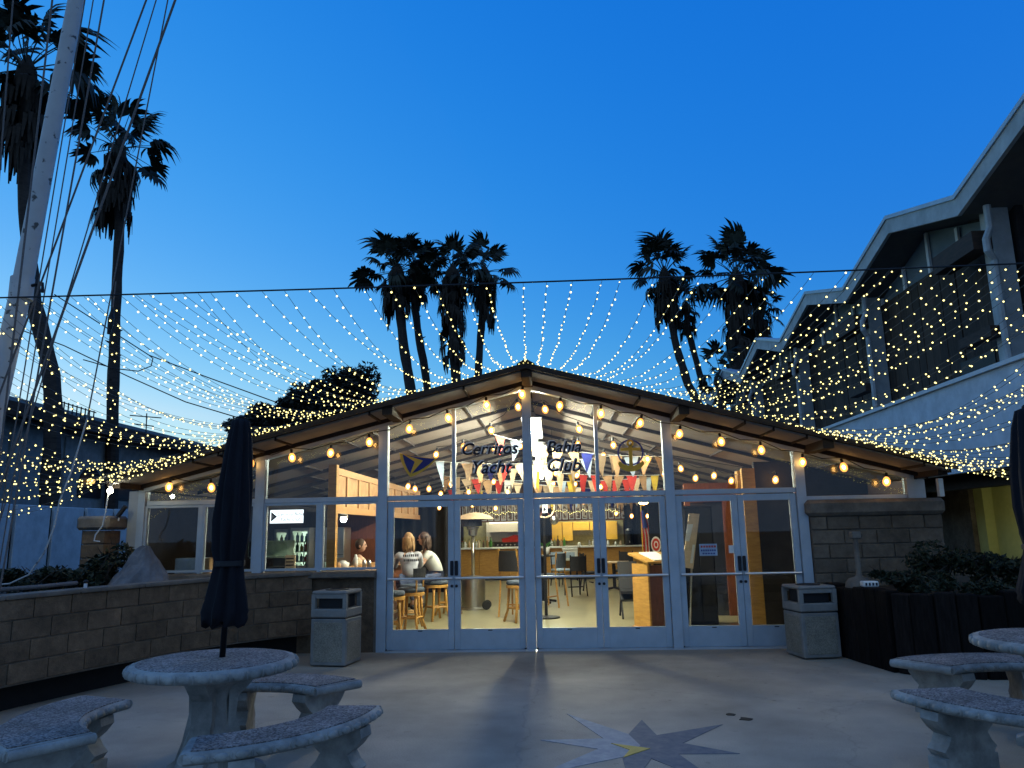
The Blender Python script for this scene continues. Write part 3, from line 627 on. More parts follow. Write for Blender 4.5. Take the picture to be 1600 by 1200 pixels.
# ================================================================== plants
def frond_mesh(name, lp, lf, segs, dr, seed, tat=0):
    """fan leaf: stalk along +x, then narrow folded blades with drooping tips"""
    rnd = random.Random(seed); mb = MB()
    mb.tube([(0, 0, 0), (lp*.5, 0, .03*lp), (lp, 0, -.02)], [.022, .017, .012], 4)
    for k in range(segs):
        a = radians(-118+236*k/(segs-1))+rnd.uniform(-.05, .05); l = lf*(1-.28*abs(a)/2.1)*rnd.uniform(.82, 1.1)
        if rnd.random() < tat: l *= rnd.uniform(.35, .75)
        ca, sa = cos(a), sin(a); wd = lf*.07; v = []
        cup = .16
        for u, ww in ((.02, .3), (.42, 1), (.72, 1.0), (.88, .45), (1.0, .04)):
            z = cup*l*u*(.5+.5*abs(sa)) - dr*l*max(0, u-.42)**1.6*2.3; sh = 1-.45*dr*max(0, u-.55)
            c = Vector((lp+ca*l*u*sh, sa*l*u*sh, z)); t = Vector((-sa, ca, 0))*wd*ww
            v += [c-t+Vector((0, 0, .012*ww)), c, c+t+Vector((0, 0, .012*ww))]
        mb.add(v, [(3*i+j, 3*i+j+1, 3*i+j+4, 3*i+j+3) for i in range(4) for j in range(2)])
    me_o = mb.build(name, 'palm_leaf', fix=False); me = me_o.data; bpy.data.objects.remove(me_o); return me
FM = [frond_mesh('frond', 1.2, .85, 19, R(.3, 1.0), 10+k, .2) for k in range(6)]
def palm(name_label, pts, Y, rad, crown, live=22, skirt=1.0, w0=.24, w1=.16, seed=0, up=1.0, grp='tall fan palms'):
    """pts: trunk pixels from the ground up; crown: pixel at the heart of the crown"""
    rnd = random.Random(seed); P = [at(a, b, 'y', Y) for a, b in pts]; H = at(*crown, 'y', Y)
    base = Vector((P[0].x, Y, 0))
    t = thing('palm_tree', name_label, 'palm tree', base, group=grp)
    path = [base]+[p for p in P if p.z > .3]+[H]
    fine = []
    for a, b in zip(path, path[1:]):
        k = max(2, int((b-a).length/.45))
        for i in range(k): fine.append(a.lerp(b, i/k))
    fine.append(H); n = len(fine)
    rr = [(w0+(w1-w0)*i/n)*rnd.uniform(.93, 1.1) for i in range(n)]
    mb = MB(); mb.tube([p+Vector((rnd.uniform(-.015, .015), 0, 0)) for p in fine], rr, 9)
    for i in range(2, n-1):                                             # old leaf bases that stick out
        if rnd.random() < .3:
            a = rnd.uniform(0, 2*pi); d = Vector((cos(a), sin(a), .5)); mb.tube([fine[i]+d*rr[i]*.8, fine[i]+d*(rr[i]+rnd.uniform(.06, .16))], [.05, .012], 4)
    mb.build('trunk', 'palm_trunk', t, smooth=False)
    mb = MB(); mb.lathe([(w1, -.5*rad), (w1*1.9, -.25*rad), (w1*1.6, 0), (.05, .25*rad)], 9, H); mb.build('crown_heart', 'palm_dead', t)
    for i in range(live):
        el = radians((-42+122*((i+.5)/live)**.9+rnd.uniform(-9, 9))*up); az = i*2.399+rnd.uniform(-.5, .5); s = rad/1.6*rnd.uniform(.8, 1.2)
        inst('frond', FM[rnd.randrange(6)], t, H, (rnd.uniform(-.9, .9), -el, az), (s, s, s), local=False)
    if skirt:
        mb = MB(); nd = int(34*skirt)
        for i in range(nd):
            az = rnd.uniform(0, 2*pi); dz = rnd.uniform(0, 1)**1.1*rad*1.15*skirt
            p0 = H+Vector((cos(az)*w1, sin(az)*w1, -.05*rad-dz)); out = rad*rnd.uniform(.22, .42)*(1-.25*dz/(rad*1.6)); dn = rad*rnd.uniform(.45, .75)
            for k in range(9):
                a2 = az+rnd.uniform(-.5, .5); l = rnd.uniform(.6, 1.15)
                e = p0+Vector((cos(a2)*out*rnd.uniform(.7, 1.15), sin(a2)*out*rnd.uniform(.7, 1.15), -dn*l)); m_ = p0.lerp(e, .45)+Vector((cos(a2), sin(a2), .3))*.14*rad
                s_ = Vector((-sin(a2), cos(a2), 0))*rad*.035
                mb.add([p0-s_*.4, p0+s_*.4, m_+s_, m_-s_, e+s_*.3, e-s_*.3], [(0, 1, 2, 3), (3, 2, 4, 5)])
        o = mb.build('dead_frond_skirt', 'palm_dead', t, fix=False); o['kind'] = 'stuff'
    return t
palm('tallest fan palm at the left edge, its bent trunk passing behind the white mast', [(77, 785), (84, 640), (80, 585), (68, 530), (52, 470), (45, 400), (38, 260)], 20, 1.85, (42, 108), 23, 1.15, .25, .17, 1)
palm('smaller fan palm with straight thin trunk to the right of the white mast', [(174, 785), (176, 640), (181, 480), (187, 350)], 25, 1.75, (186, 232), 21, 1.1, .22, .15, 2)
palm('leftmost palm of the group above the left roof slope, thick trunk with broken leaf bases', [(646, 640), (638, 590), (629, 530), (624, 480)], 38, 1.85, (620, 425), 23, .8, .3, .24, 3)
palm('slim leaning palm second from the left above the left roof slope', [(672, 640), (664, 580), (655, 530), (648, 480)], 39, 1.5, (650, 420), 18, .75, .24, .19, 4)
palm('palm with the longest skirt of dead fronds above the left roof slope', [(714, 640), (713, 600), (708, 520)], 37, 1.65, (707, 425), 20, 2.3, .26, .22, 5)
palm('palm nearest the roof ridge, with single fronds reaching right', [(746, 640), (748, 570), (752, 510)], 39, 1.6, (757, 425), 17, 1.35, .22, .18, 6)
palm('fan palm on the left of the group beside the zigzag roof, leaning trunk', [(1096, 640), (1075, 600), (1058, 545), (1046, 490)], 38, 1.75, (1038, 428), 22, 1.15, .24, .18, 7)
palm('small palm hung with dead fronds between its two taller neighbours', [(1112, 640), (1098, 600), (1084, 550), (1076, 520)], 39, 1.0, (1072, 478), 11, 1.2, .2, .15, 8)
palm('tallest palm beside the zigzag roof, broad crown with heavy skirt', [(1152, 660), (1151, 600), (1150, 500)], 36, 1.95, (1150, 432), 26, 1.5, .28, .22, 9)
palm('low drooping palm in front of the zigzag roof', [(1130, 680), (1128, 640)], 31, 1.15, (1127, 588), 13, 0, .2, .18, 11)
palm('narrow palm half hidden behind the broadest crown', [(1196, 680), (1194, 600), (1190, 540)], 40, 1.4, (1186, 478), 13, 1.3, .22, .18, 12)

def foliage(mb, c, rads, n, sz, rnd, lumps=9, hollow=.35):
    """leaf-sized faces gathered in uneven clumps through an ellipsoid"""
    cl_ = []
    for _ in range(lumps):
        d = Vector((rnd.gauss(0, 1), rnd.gauss(0, 1), rnd.gauss(0, 1))).normalized()*rnd.uniform(.3, .85)
        cl_.append((Vector((d.x*rads[0], d.y*rads[1], d.z*rads[2]))+Vector(c), rnd.uniform(.28, .52)))
    for i in range(n):
        cc, k = cl_[i % lumps]
        d = Vector((rnd.gauss(0, 1), rnd.gauss(0, 1), rnd.gauss(0, 1))).normalized()*rnd.uniform(hollow, 1)**.5
        p = cc+Vector((d.x*rads[0]*k, d.y*rads[1]*k, d.z*rads[2]*k))
        a = Vector((rnd.gauss(0, 1), rnd.gauss(0, 1), rnd.gauss(0, .7))).normalized(); b = a.cross(Vector((rnd.gauss(0, 1), rnd.gauss(0, 1), rnd.gauss(0, 1)))).normalized(); s = sz*rnd.uniform(.6, 1.3)
        mb.add([p-a*s, p-b*s*.38, p+a*s, p+b*s*.38], [(0, 1, 2, 3)])
rn = random.Random(5)
TR = thing('bushy_tree', 'dark bushy tree rising behind the left roof slope', 'tree', (-10, 31.5, 0))
mb = MB()
for cpx, cr_, nn, lm in (((548, 612), (1.25, 1.2, 1.35), 3600, 16), ((478, 622), (1.35, 1.3, 1.15), 3600, 16), ((405, 662), (1.25, 1.1, .85), 2600, 14), ((515, 655), (2.1, 1.5, 1.2), 4200, 20), ((440, 680), (2.3, 1.4, 1.0), 3600, 18)):
    foliage(mb, at(*cpx, 'y', 31.5), cr_, nn*2, .13, rn, lm, .0)
mb.build('crown', 'tree_leaf', TR, fix=False)
mb = MB(); mb.tube([(-10, 31.5, 0), (-9.9, 31.5, 3), (-9.5, 31.5, 5)], [.3, .24, .15], 8)
for e in ((-8.2, 31.5, 7.4), (-10.4, 31.4, 6.8), (-11.8, 31.3, 6.0), (-9.2, 31.6, 7.0)): mb.tube([(-9.9, 31.5, 3), e], [.14, .03], 5)
mb.build('trunk', 'bark', TR)
def shrub(label, c, rads, n, sz, seed, grp, stems=4):
    rnd = random.Random(seed); t = thing('shrub', label, 'shrub', (c[0], c[1], c[2]-rads[2]), group=grp)
    mb = MB(); foliage(mb, c, rads, n, sz, rnd, 8); mb.build('foliage', 'leaf', t, fix=False)
    mb = MB()
    for _ in range(stems): mb.tube([(c[0]+rnd.uniform(-.1, .1), c[1]+rnd.uniform(-.1, .1), c[2]-rads[2]), (c[0]+rnd.uniform(-1, 1)*rads[0], c[1]+rnd.uniform(-1, 1)*rads[1], c[2]+rads[2]*rnd.uniform(.6, 1.15))], [.012, .004], 4)
    mb.build('stem', 'bark', t); return t
gl = 'shrubs in the left planter'
for px, py, Y, rx, rz_, lab in ((25, 897, 8.6, .45, .16, 'low dark shrub at the left end of the planter by the mast foot'), (95, 893, 9.2, .5, .15, 'low dark shrub under the pale fence, between the mast and the sprinkler pipe'),
                           (148, 893, 9.5, .28, .2, 'rounded dark shrub left of the grey boulder'), (183, 877, 10.0, .3, .3, 'tall dark shrub right behind the grey boulder'), (60, 880, 10.0, .5, .14, 'thin shrub against the foot of the pale fence')):
    p = at(px, py, 'y', Y); shrub(lab, (p.x, p.y, .96+rz_), (rx, rx*.8, rz_*1.1), 900, .045, px, gl)
pr_ = at(152, 862, 'y', 9.7); sp = thing('sprout_plant', 'single leafy sprout on a thin stem above the left planter shrubs', 'plant', (pr_.x, pr_.y, .97))
mb = MB(); mb.tube([(pr_.x, pr_.y, .97), (pr_.x-.01, pr_.y, 1.36)], .012, 5); mb.build('stem', 'bark', sp)
for k in range(6):
    a = k*1.05; d = Vector((cos(a), sin(a), .45)); s_ = Vector((-sin(a), cos(a), 0))*.028; q = Vector((pr_.x-.01, pr_.y, 1.3+.02*(k % 3)))
    mb = MB(); mb.add([q, q+d*.07+s_, q+d*.16, q+d*.07-s_], [(0, 1, 2, 3)]); mb.build('leaf', 'leaf', sp)
bo = at(212, 893, 'y', 9.6)
from mathutils import noise
mb = MB(); mb.ball((0, 0, 0), 1, 26, 18); v_ = []
for x, y, z in mb.v:
    p = Vector((x, y, z)); k = 1+.22*noise.noise(p*1.6+Vector((3, 1, 7)))+.1*noise.noise(p*4)
    t_ = max(0, z); v_.append((x*.38*k*(1-.6*t_)+.05*t_, y*.3*k*(1-.4*t_), (z*.5 if z > 0 else z*.15)*k))
mb.v = [(x+bo.x+.05, y+9.6, z+.99) for x, y, z in v_]
BO = mb.build('boulder', 'boulder'); tag(BO, 'pointed grey boulder sitting on the left planter beside the shrubs', 'rock')

# ================================================================== mast and rigging
MA = thing('flag_mast', 'tall white weathered mast with worn patches rising from the left planter', 'mast', at(-69, 905, 'y', 7.6))
m0, m1, m2 = at(-69, 905, 'y', 7.6), at(36, 440, 'y', 7.55), at(136, -90, 'y', 7.4)
mb = MB(); mb.tube([Vector((m0.x, m0.y, .97)), m0.lerp(m1, .5), m1, m1.lerp(m2, .3), m1.lerp(m2, .65), m2], [.112, .107, .1, .092, .085, .08], 16); autosmooth(mb.build('pole', 'mast', MA))
def patches(m):
    n = m.node_tree; N = n.nodes.new; L = n.links.new; p = n.nodes['Principled BSDF']; src = p.inputs['Base Color'].links[0].from_socket
    tc = N('ShaderNodeTexCoord'); v = N('ShaderNodeTexNoise'); v.inputs['Scale'].default_value = 9; v.inputs['Detail'].default_value = 5; L(tc.outputs['Object'], v.inputs['Vector'])
    mr = N('ShaderNodeMapRange'); mr.inputs[1].default_value = .61; mr.inputs[2].default_value = .66; L(v.outputs[0], mr.inputs[0])
    x = N('ShaderNodeMix'); x.data_type = 'RGBA'; x.inputs[7].default_value = (.1, .095, .09, 1); L(mr.outputs[0], x.inputs[0]); L(src, x.inputs[6]); L(x.outputs[2], p.inputs['Base Color'])
patches(M['mast'])
mb = MB(); q = m1.lerp(m2, -.02); mb.tube([q-Vector((0, 0, .12)), q+Vector((0, 0, .12))], .116, 16); mb.build('collar', 'mast', MA)
mb = MB(); q = m1+Vector((.1, 0, -.05)); mb.tube([q, q+Vector((.12, 0, .02)), q+Vector((.13, 0, -.08))], .018, 6); mb.build('cleat', 'black_metal', MA)
ROPES = [((22, -20), (-3, 300), .01, 'leftmost rope, hanging at the very left edge of the picture'), ((84, -20), (8, 640), .012, 'rope running just left of the mast top'),
         ((136, -20), (28, 640), .008, 'thin rope close along the right side of the mast'), ((149, -20), (36, 660), .008, 'thin rope second to the right of the mast'),
         ((166, -20), (44, 670), .012, 'thicker dark rope third to the right of the mast'), ((236, -20), (20, 560), .012, 'thick rope slanting across the mast collar'),
         ((250, -20), (46, 660), .008, 'thin rope beside the thick slanting pair'), ((281, -20), (38, 655), .015, 'thickest slanting rope crossing the smaller palm crown'),
         ((266, -20), (137, 650), .009, 'rightmost rope, ending low by the fence panels')]
top = at(300, -900, 'y', 7.0)
for (a, b, r_, lab) in ROPES:
    p0, p1 = at(*a, 'y', 7.0), at(*b, 'y', 7.3)
    d = (p1-p0).normalized(); e = p0-d*1.2; f = p1+d*max(0, (p1.z-1.0)/max(.2, -d.z)) if 'rightmost' not in lab else p1+d*.02
    mb = MB(); mb.tube([e, p0, p0.lerp(p1, .5), p1, f], r_*.85, 6); o = mb.build('rigging_rope', 'rope'); tag(o, lab, 'rope', 'mast rigging ropes')
hp = [(137, 652), (112, 735), (93, 783), (85, 822), (70, 862), (45, 898), (15, 912), (-20, 915)]
mb = MB(); mb.tube([at(a, b, 'y', 8.3) for a, b in hp], .009, 6); o = mb.build('pale_rope', 'mast'); tag(o, 'pale rope curving down in front of the fence into the planter', 'rope')
fx = thing('rope_tackle', 'small rope tackle with pulley in front of the straight palm trunk', 'pulley', at(173, 497, 'y', 8))
a_, b_ = at(176, 482, 'y', 8), at(170, 522, 'y', 8)
mb = MB(); mb.tube([a_, a_.lerp(b_, .4), b_], [.014, .034, .02], 8); mb.build('block', 'black_metal', fx)
mb = MB(); mb.tube([at(181, 440, 'y', 8), a_], .008, 5); mb.build('line', 'rope', fx)

# ================================================================== overhead cable, fairy lights
YC = 7.15
def cz(x): return at(800, 442, 'y', YC).z+.0 + .0009*x*x
cpts = [(-9.6+19.2*k/40, YC, cz(-9.6+19.2*k/40)) for k in range(41)]
mb = MB(); mb.tube(cpts, .009, 5)
o = mb.build('support_cable', 'cable'); tag(o, 'thin dark cable strung level across the patio above the clubhouse front', 'cable')
icos = bmesh.new(); bmesh.ops.create_icosphere(icos, subdivisions=1, radius=.0092)
icos.verts.index_update(); IV = [v.co.copy() for v in icos.verts]; IF = [[v.index for v in f.verts] for f in icos.faces]; icos.free()
rf = random.Random(11)
NS = 36
for i in range(-NS, NS+1):
    if i == 0: lab = 'string of tiny warm lights that drops to the roof ridge itself'
    else: lab = 'string of tiny warm lights, %s to the %s of the roof ridge' % (ORD[abs(i)-1], 'left' if i < 0 else 'right')
    xt = -.26+.262*i+rf.uniform(-.06, .06); xb = RX+.15*i
    A = Vector((xt, YC, cz(xt)-.01)); B = Vector((xb, 9.9, gz(xb)+.13)); ch = (B-A).length
    sag = .14+.72*(abs(i)/33)**1.7+rf.uniform(-.07, .1)*(1+abs(i)/14)
    n = int((ch+2.67*sag*sag/ch)/.128); ph = rf.uniform(0, .6)
    f = lambda t: A.lerp(B, t)-Vector((0, 0, 4*sag*t*(1-t)))
    root = tag(bpy.data.objects.new('fairy_light_string', None), lab, 'string lights', 'fairy light strings'); COL.objects.link(root); root.location = A; ROOTM[root.name] = Matrix.Translation(A)
    mb = MB(); mb.tube([f(k/14) for k in range(15)], .0028, 3); mb.build('wire', 'wire', root)
    mb = MB()
    if abs(i) > 11:                                                      # the outer strings hang in pairs
        sg = 1 if i > 0 else -1; A2 = A+Vector((.13*sg, 0, 0)); B2 = B+Vector((.03*sg, .03, -.01)); s2 = sag*rf.uniform(.85, 1.05)+.03
        f2 = lambda t: A2.lerp(B2, t)-Vector((0, 0, 4*s2*t*(1-t)))
        wb = MB(); wb.tube([f2(k/14) for k in range(15)], .0028, 3); wb.build('wire', 'wire', root)
        for k in range(n):
            p = f2(min(1, max(0, (k+.5+rf.uniform(-.12, .12))/n)))+Vector((0, 0, rf.uniform(-.02, .004))); s_ = rf.choice((.6, .8, 1, 1, 1.15)); mb.add([p+v*s_ for v in IV], IF)
    for k in range(n):
        p = f(min(1, max(0, (k+ph+rf.uniform(-.12, .12))/n)))+Vector((rf.uniform(-.012, .012), rf.uniform(-.012, .012), rf.uniform(-.02, .004))); s_ = rf.choice((.7, .85, 1, 1, 1.1, 1.2)); mb.add([p+v*s_ for v in IV], IF)
    # short tail that follows the roof edge to the next string
    for k in range(2): p = B+Vector(((.06+.06*k)*(1 if i < 0 else -1), .02, -.012+.01*k)); mb.add([p+v for v in IV], IF)
    mb.build('bulbs', 'fairy', root, fix=False)['kind'] = 'stuff'
for pts, lab in (([(85, 460), (160, 508), (233, 555), (320, 588), (430, 628)], 'thin dark wire sloping down past the straight palm trunk, the upper one'), ([(-10, 500), (100, 540), (200, 588), (290, 628), (380, 655)], 'thin dark wire sloping down past the straight palm trunk, the lower one'),
                 ([(130, 562), (180, 576), (216, 580), (236, 572), (239, 560), (233, 555)], 'short looped wire end hanging from the upper sloping wire')):
    mb = MB(); mb.tube([at(a, b, 'y', 9.0+.0*a) for a, b in pts], .007, 5); tag(mb.build('sloping_wire', 'cable'), lab, 'cable')

# ================================================================== warm bulbs on cords
bulb_me = MB().lathe([(.012, .03), (.034, .01), (.05, -.028), (.047, -.066), (.024, -.096), (.003, -.102)], 14).build('bulb', 'amber', local=True, smooth=True).data
fil_me = MB().lathe([(.004, -.005), (.022, -.02), (.024, -.045), (.013, -.066), (.003, -.07)], 8).build('filament', 'bulb', local=True).data
fil_soft = fil_me.copy(); fil_soft.materials[0] = M['bulb_soft']
soc_me = MB().lathe([(.014, .085), (.019, .08), (.019, .03), (.013, .026)], 10).build('socket', 'black', local=True).data
for q in ('bulb', 'filament', 'socket'): bpy.data.objects.remove(bpy.data.objects[q])
def bulb_string(label, pts, drop=.1, fil=None):
    pts = sorted(pts, key=lambda p: p.x); P0 = pts[0]
    t = thing('bulb_string', label, 'string lights', P0, group='cords of warm filament bulbs')
    up = []
    for k, p in enumerate(pts):
        up.append(p+Vector((0, 0, drop)))
        if k < len(pts)-1: m_ = p.lerp(pts[k+1], .5); up.append(m_+Vector((0, 0, drop-.03-.04*(pts[k+1]-p).length)))
    mb = MB(); mb.tube(up, .006, 4)
    mb.build('cord', 'cable', t)
    for p in pts:
        r_ = R(-.25, .25)
        b = inst('bulb', bulb_me, t, p, (r_, R(-.25, .25), 0), local=False)
        inst('filament', fil or fil_me, b); inst('socket', soc_me, b)
def under_roof(px, py, d, ymin=11.1, ymax=25.5):
    """where the sight line reaches d below the roof boards"""
    lo, hi = ymin, ymax
    fn = lambda y: (lambda p: p.z-(gz(p.x)-d))(at(px, py, 'y', y))
    for _ in range(40):
        m_ = (lo+hi)/2
        if fn(m_) < 0: lo = m_
        else: hi = m_
    y = (lo+hi)/2
    return at(px, py, 'y', y if y < 13.5 else 13.5+(y-13.5)*.3)       # the cords droop towards the middle of the room
fl = [(265, 757), (330, 758), (393, 721), (456, 711), (517, 704), (577, 687), (640, 666), (700, 649), (760, 629), (816, 612)]
bulb_string('cord of warm bulbs under the left half of the front eave', [at(a, b, 'y', 10.62) for a, b in fl], fil=fil_soft)
frr = [(875, 630), (939, 642), (1001, 657), (1062, 674), (1126, 686), (1189, 699), (1254, 718), (1317, 726), (1385, 748)]
bulb_string('cord of warm bulbs under the right half of the front eave', [at(a, b, 'y', 10.62) for a, b in frr], fil=fil_soft)
inner = [(809, 632), (851, 636), (767, 669), (904, 667), (724, 695), (682, 707), (958, 692), (773, 698), (813, 694), (903, 691), (943, 709), (1011, 714), (867, 737), (902, 740), (1036, 737), (864, 753), (899, 754), (938, 758),
         (1063, 729), (1087, 744), (1116, 740), (1143, 748), (1165, 746), (1198, 746), (1212, 746), (638, 757), (648, 761), (670, 761), (704, 754), (689, 769), (732, 766), (772, 750), (793, 766), (810, 726)]
ip = [under_roof(a, b, .34) for a, b in inner]
ip.sort(key=lambda p: p.y)
bands = [(11, 12.6, 'cord of warm bulbs hanging inside, the row nearest the glass'), (12.6, 13.8, 'cord of warm bulbs hanging inside around the gold and blue emblems'), (13.8, 15.6, 'cord of warm bulbs hanging inside above the middle tables'), (15.6, 30, 'cord of warm bulbs farthest back inside, above the bar')]
for a, b, lab in bands:
    sel = [p for p in ip if a <= p.y < b]
    if len(sel) > 1: bulb_string(lab, sel)
low = [(738, 787), (775, 792), (716, 800), (687, 791), (912, 782), (1005, 784), (963, 800), (987, 804), (1012, 804)]
bulb_string('low cord of warm bulbs seen through the tops of the doors', [at(a, b, 'y', 19+.002*(a-700)) for a, b in low])
# lamp on a dangling flex at the left eave
lp = at(172, 767, 'y', 9.95)
LL = thing('hanging_lamp', 'bare bright lamp on a dangling white flex at the left eave corner', 'lamp', lp)
mb = MB(); mb.ball(lp, .036, 14, 9); mb.build('bulb', 'lamp', LL, smooth=True)
mb = MB(); mb.tube([lp+Vector((0, 0, .05)), lp+Vector((.01, .02, .12)), (lp.x+.06, lp.y+.1, gz(XL)+.02)], [.022, .02, .008], 8); mb.build('socket', 'white_paint', LL)
mb = MB(); mb.tube([lp+Vector((-.02, 0, -.04)), at(167, 785, 'y', 9.95), at(165, 800, 'y', 9.95), at(160, 822, 'y', 9.95), at(149, 836, 'y', 9.95), at(147, 845, 'y', 9.95), at(156, 846, 'y', 9.95)], .009, 6); mb.build('flex', 'white_paint', LL)
cam_ = thing('wall_camera', 'small black wall camera below the lamp at the left pier', 'camera', at(188, 800, 'y', 10.5))
q = at(188, 800, 'y', 10.5)
mb = MB(); mb.tube([q+Vector((.07, .0, .08)), q-Vector((.03, 0, .06))], .032, 10); mb.build('body', 'black', cam_)
mb = MB(); mb.tube([q, q+Vector((-.03, .02, -.12))], .012, 6); mb.build('bracket', 'white_paint', cam_)
# ================================================================== concrete tables and benches
def rim_bosses(mb, c, r, z, a0, a1, step=.105, h=.026):
    n = max(1, int(abs(a1-a0)*r/step))
    for k in range(n):
        a = a0+(a1-a0)*(k+.5)/n; X = Matrix.Translation((c[0]+r*cos(a), c[1]+r*sin(a), z)) @ Matrix.Rotation(a, 4, 'Z')
        b = MB(); b.ball((0, 0, 0), 1, 8, 5, (.021, .043, h*1.15)); mb.add(b.v, b.f, X)
        b = MB(); b.ball((0, step/2, 0), 1, 6, 4, (.017, .008, h*1.1)); mb.add(b.v, b.f, X)
def round_table(label, c, rad=.6):
    t = thing('concrete_table', label, 'table', (c[0], c[1], 0), group='round concrete patio tables')
    R_ = rad
    mb = MB(); mb.lathe([(R_-.07, .68), (R_-.02, .69), (R_, .715), (R_, .735), (R_-.02, .757), (R_-.055, .763), (R_-.056, .74)], 56, (c[0], c[1], 0)); rim_bosses(mb, c, R_-.004, .724, 0, 2*pi)
    autosmooth(mb.build('table_rim', 'cast', t), 50)
    mb = MB(); mb.lathe([(R_-.06, .7), (R_-.056, .765), (R_-.07, .768), (.03, .768)], 56, (c[0], c[1], 0)); autosmooth(mb.build('table_top', 'terrazzo', t), 30)
    mb = MB(); mb.lathe([(.27, 0), (.27, .05), (.22, .08), (.17, .22), (.12, .36), (.105, .5), (.13, .58), (.2, .64), (.22, .679)], 28, (c[0], c[1], 0)); autosmooth(mb.build('pedestal', 'cast', t), 45)
    mb = MB()
    for k in range(3):
        a = radians(30+120*k); X = Matrix.Translation((c[0], c[1], 0)) @ Matrix.Rotation(a, 4, 'Z')
        mb.prism([(.1, 0), (.36, 0), (.36, .05), (.28, .09), (.21, .22), (.15, .4), (.16, .52), (.24, .6), (.3, .678), (.1, .678)], -.07, .07, 'y', X)
    autosmooth(mb.build('scroll_foot', 'cast', t), 40); return t
def bench(label, c, r0, r1, a0, a1, seed=0):
    a0, a1 = radians(a0), radians(a1); am = (a0+a1)/2; rm = (r0+r1)/2
    base = (c[0]+rm*cos(am), c[1]+rm*sin(am), 0)
    t = thing('concrete_bench', label, 'bench', base, group='curved concrete benches round the tables')
    prof = [(r0+.02, .385), (r0, .4), (r0, .43), (r0+.025, .452), (r1-.025, .452), (r1, .43), (r1, .4), (r1-.02, .385)]
    n = 26; k = len(prof)
    def sweep(prof, a0, a1, e=.0):
        vs = [(c[0]+r*cos(a0+(a1-a0)*i/n), c[1]+r*sin(a0+(a1-a0)*i/n), z) for i in range(n+1) for r, z in prof]; kk = len(prof)
        fs = [(i*kk+j, i*kk+(j+1) % kk, (i+1)*kk+(j+1) % kk, (i+1)*kk+j) for i in range(n) for j in range(kk)]+[tuple(range(kk)), tuple(n*kk+j for j in range(kk))[::-1]]
        return vs, fs
    mb = MB(); mb.add(*sweep(prof, a0, a1))
    rim_bosses(mb, c, r1-.002, .417, a0+.02, a1-.02, h=.02); rim_bosses(mb, c, r0+.002, .417, a0+.02, a1-.02, h=.02)
    for a in (a0, a1):                                                   # rounded ends
        mb.tube([(c[0]+r*cos(a), c[1]+r*sin(a), .4185) for r in (r0+.012, rm, r1-.012)], .031, 10)
    autosmooth(mb.build('bench_rim', 'cast', t), 50)
    da = .03
    mb = MB(); mb.add(*sweep([(r0+.03, .45), (r0+.032, .4585), (r1-.032, .4585), (r1-.03, .45)], a0+da, a1-da)); mb.build('bench_top', 'terrazzo', t)
    for f in (.2, .8):
        a = a0+(a1-a0)*f; X = Matrix.Translation((c[0], c[1], 0)) @ Matrix.Rotation(a, 4, 'Z')
        L_ = [(r0+.01, .384), (r0+.0, .33), (r0+.05, .27), (r0+.1, .23), (r0+.07, .18), (r0+.03, .14), (r0+.06, .1), (r0+.03, .095), (r0+.03, 0)]
        Rr = [(r0+r1-x, z) for x, z in L_][::-1]
        mb = MB(); mb.prism(L_+Rr, -.07, .07, 'y', X); mb.build('bench_leg', 'cast', t)
    return t
TA, TB = (-2.35, 5.4), (3.67, 5.95)
round_table('round speckled concrete table on the left with a closed navy umbrella standing through it', TA, .55)
round_table('round concrete table at the right edge of the picture', TB, .57)
bench('curved concrete bench at the lower left corner, left of the umbrella table', TA, .76, 1.26, 160, 236)
bench('curved concrete bench in front of the umbrella table, nearest the camera', TA, .78, 1.17, -73, 1)
bench('curved concrete bench behind the umbrella table, near the left litter bin', TA, .8, 1.24, 50, 113)
bench('curved concrete bench with beaded rim in front of the right table', TB, .82, 1.34, 188, 262)
bench('curved concrete bench behind the right table, along the timber planter', TB, .8, 1.34, 62, 126)
def umbrella(label, c, seed, wide=1):
    t = thing('patio_umbrella', label, 'umbrella', (c[0], c[1], .769))
    mb = MB(); mb.tube([(c[0], c[1], .77), (c[0]+.05, c[1], 2.44)], .021, 12); mb.build('pole', 'black_metal', t, smooth=True)
    rnd = random.Random(seed); n = 48; prof = [(1.0, .155), (1.03, .15), (1.08, .158), (1.17, .138), (1.3, .112), (1.38, .1), (1.43, .1), (1.5, .115), (1.7, .13), (1.95, .12), (2.15, .1), (2.3, .085), (2.38, .07), (2.43, .06), (2.45, .02)]
    ph = [rnd.uniform(-.25, .25) for _ in range(8)]; mb = MB(); vs = []
    for i, (z, r) in enumerate(prof):
        for j in range(n):
            a = 2*pi*j/n; f = 1+.2*cos(8*a+ph[i % 8]*.7+z*1.1)+.08*sin(3*a+z*2)+.07*cos(13*a-z*3); zz = z+(.035*cos(8*a) if i < 2 else 0)
            vs.append((c[0]+r*.86*wide*f*cos(a)+(zz-.77)*.03, c[1]+r*.86*wide*f*sin(a), zz))
    k = len(prof)
    mb.add(vs, [(i*n+j, i*n+(j+1) % n, (i+1)*n+(j+1) % n, (i+1)*n+j) for i in range(k-1) for j in range(n)]+[tuple((k-1)*n+j for j in range(n)), tuple(range(n))[::-1]])
    mb.build('canopy', 'navy', t, smooth=True)
    mb = MB(); mb.lathe([(.1*wide, 1.385), (.106*wide, 1.39), (.106*wide, 1.42), (.1*wide, 1.425)], 24, (c[0]+.019, c[1], 0)); mb.build('tie_strap', 'black', t)
    mb = MB(); mb.lathe([(.02, 2.44), (.026, 2.46), (.012, 2.475)], 10, (c[0]+.05, c[1], 0)); mb.build('finial', 'black_metal', t); return t
umbrella('closed navy umbrella standing in the middle of the left concrete table', (TA[0]+.03, TA[1]+.06), 1)
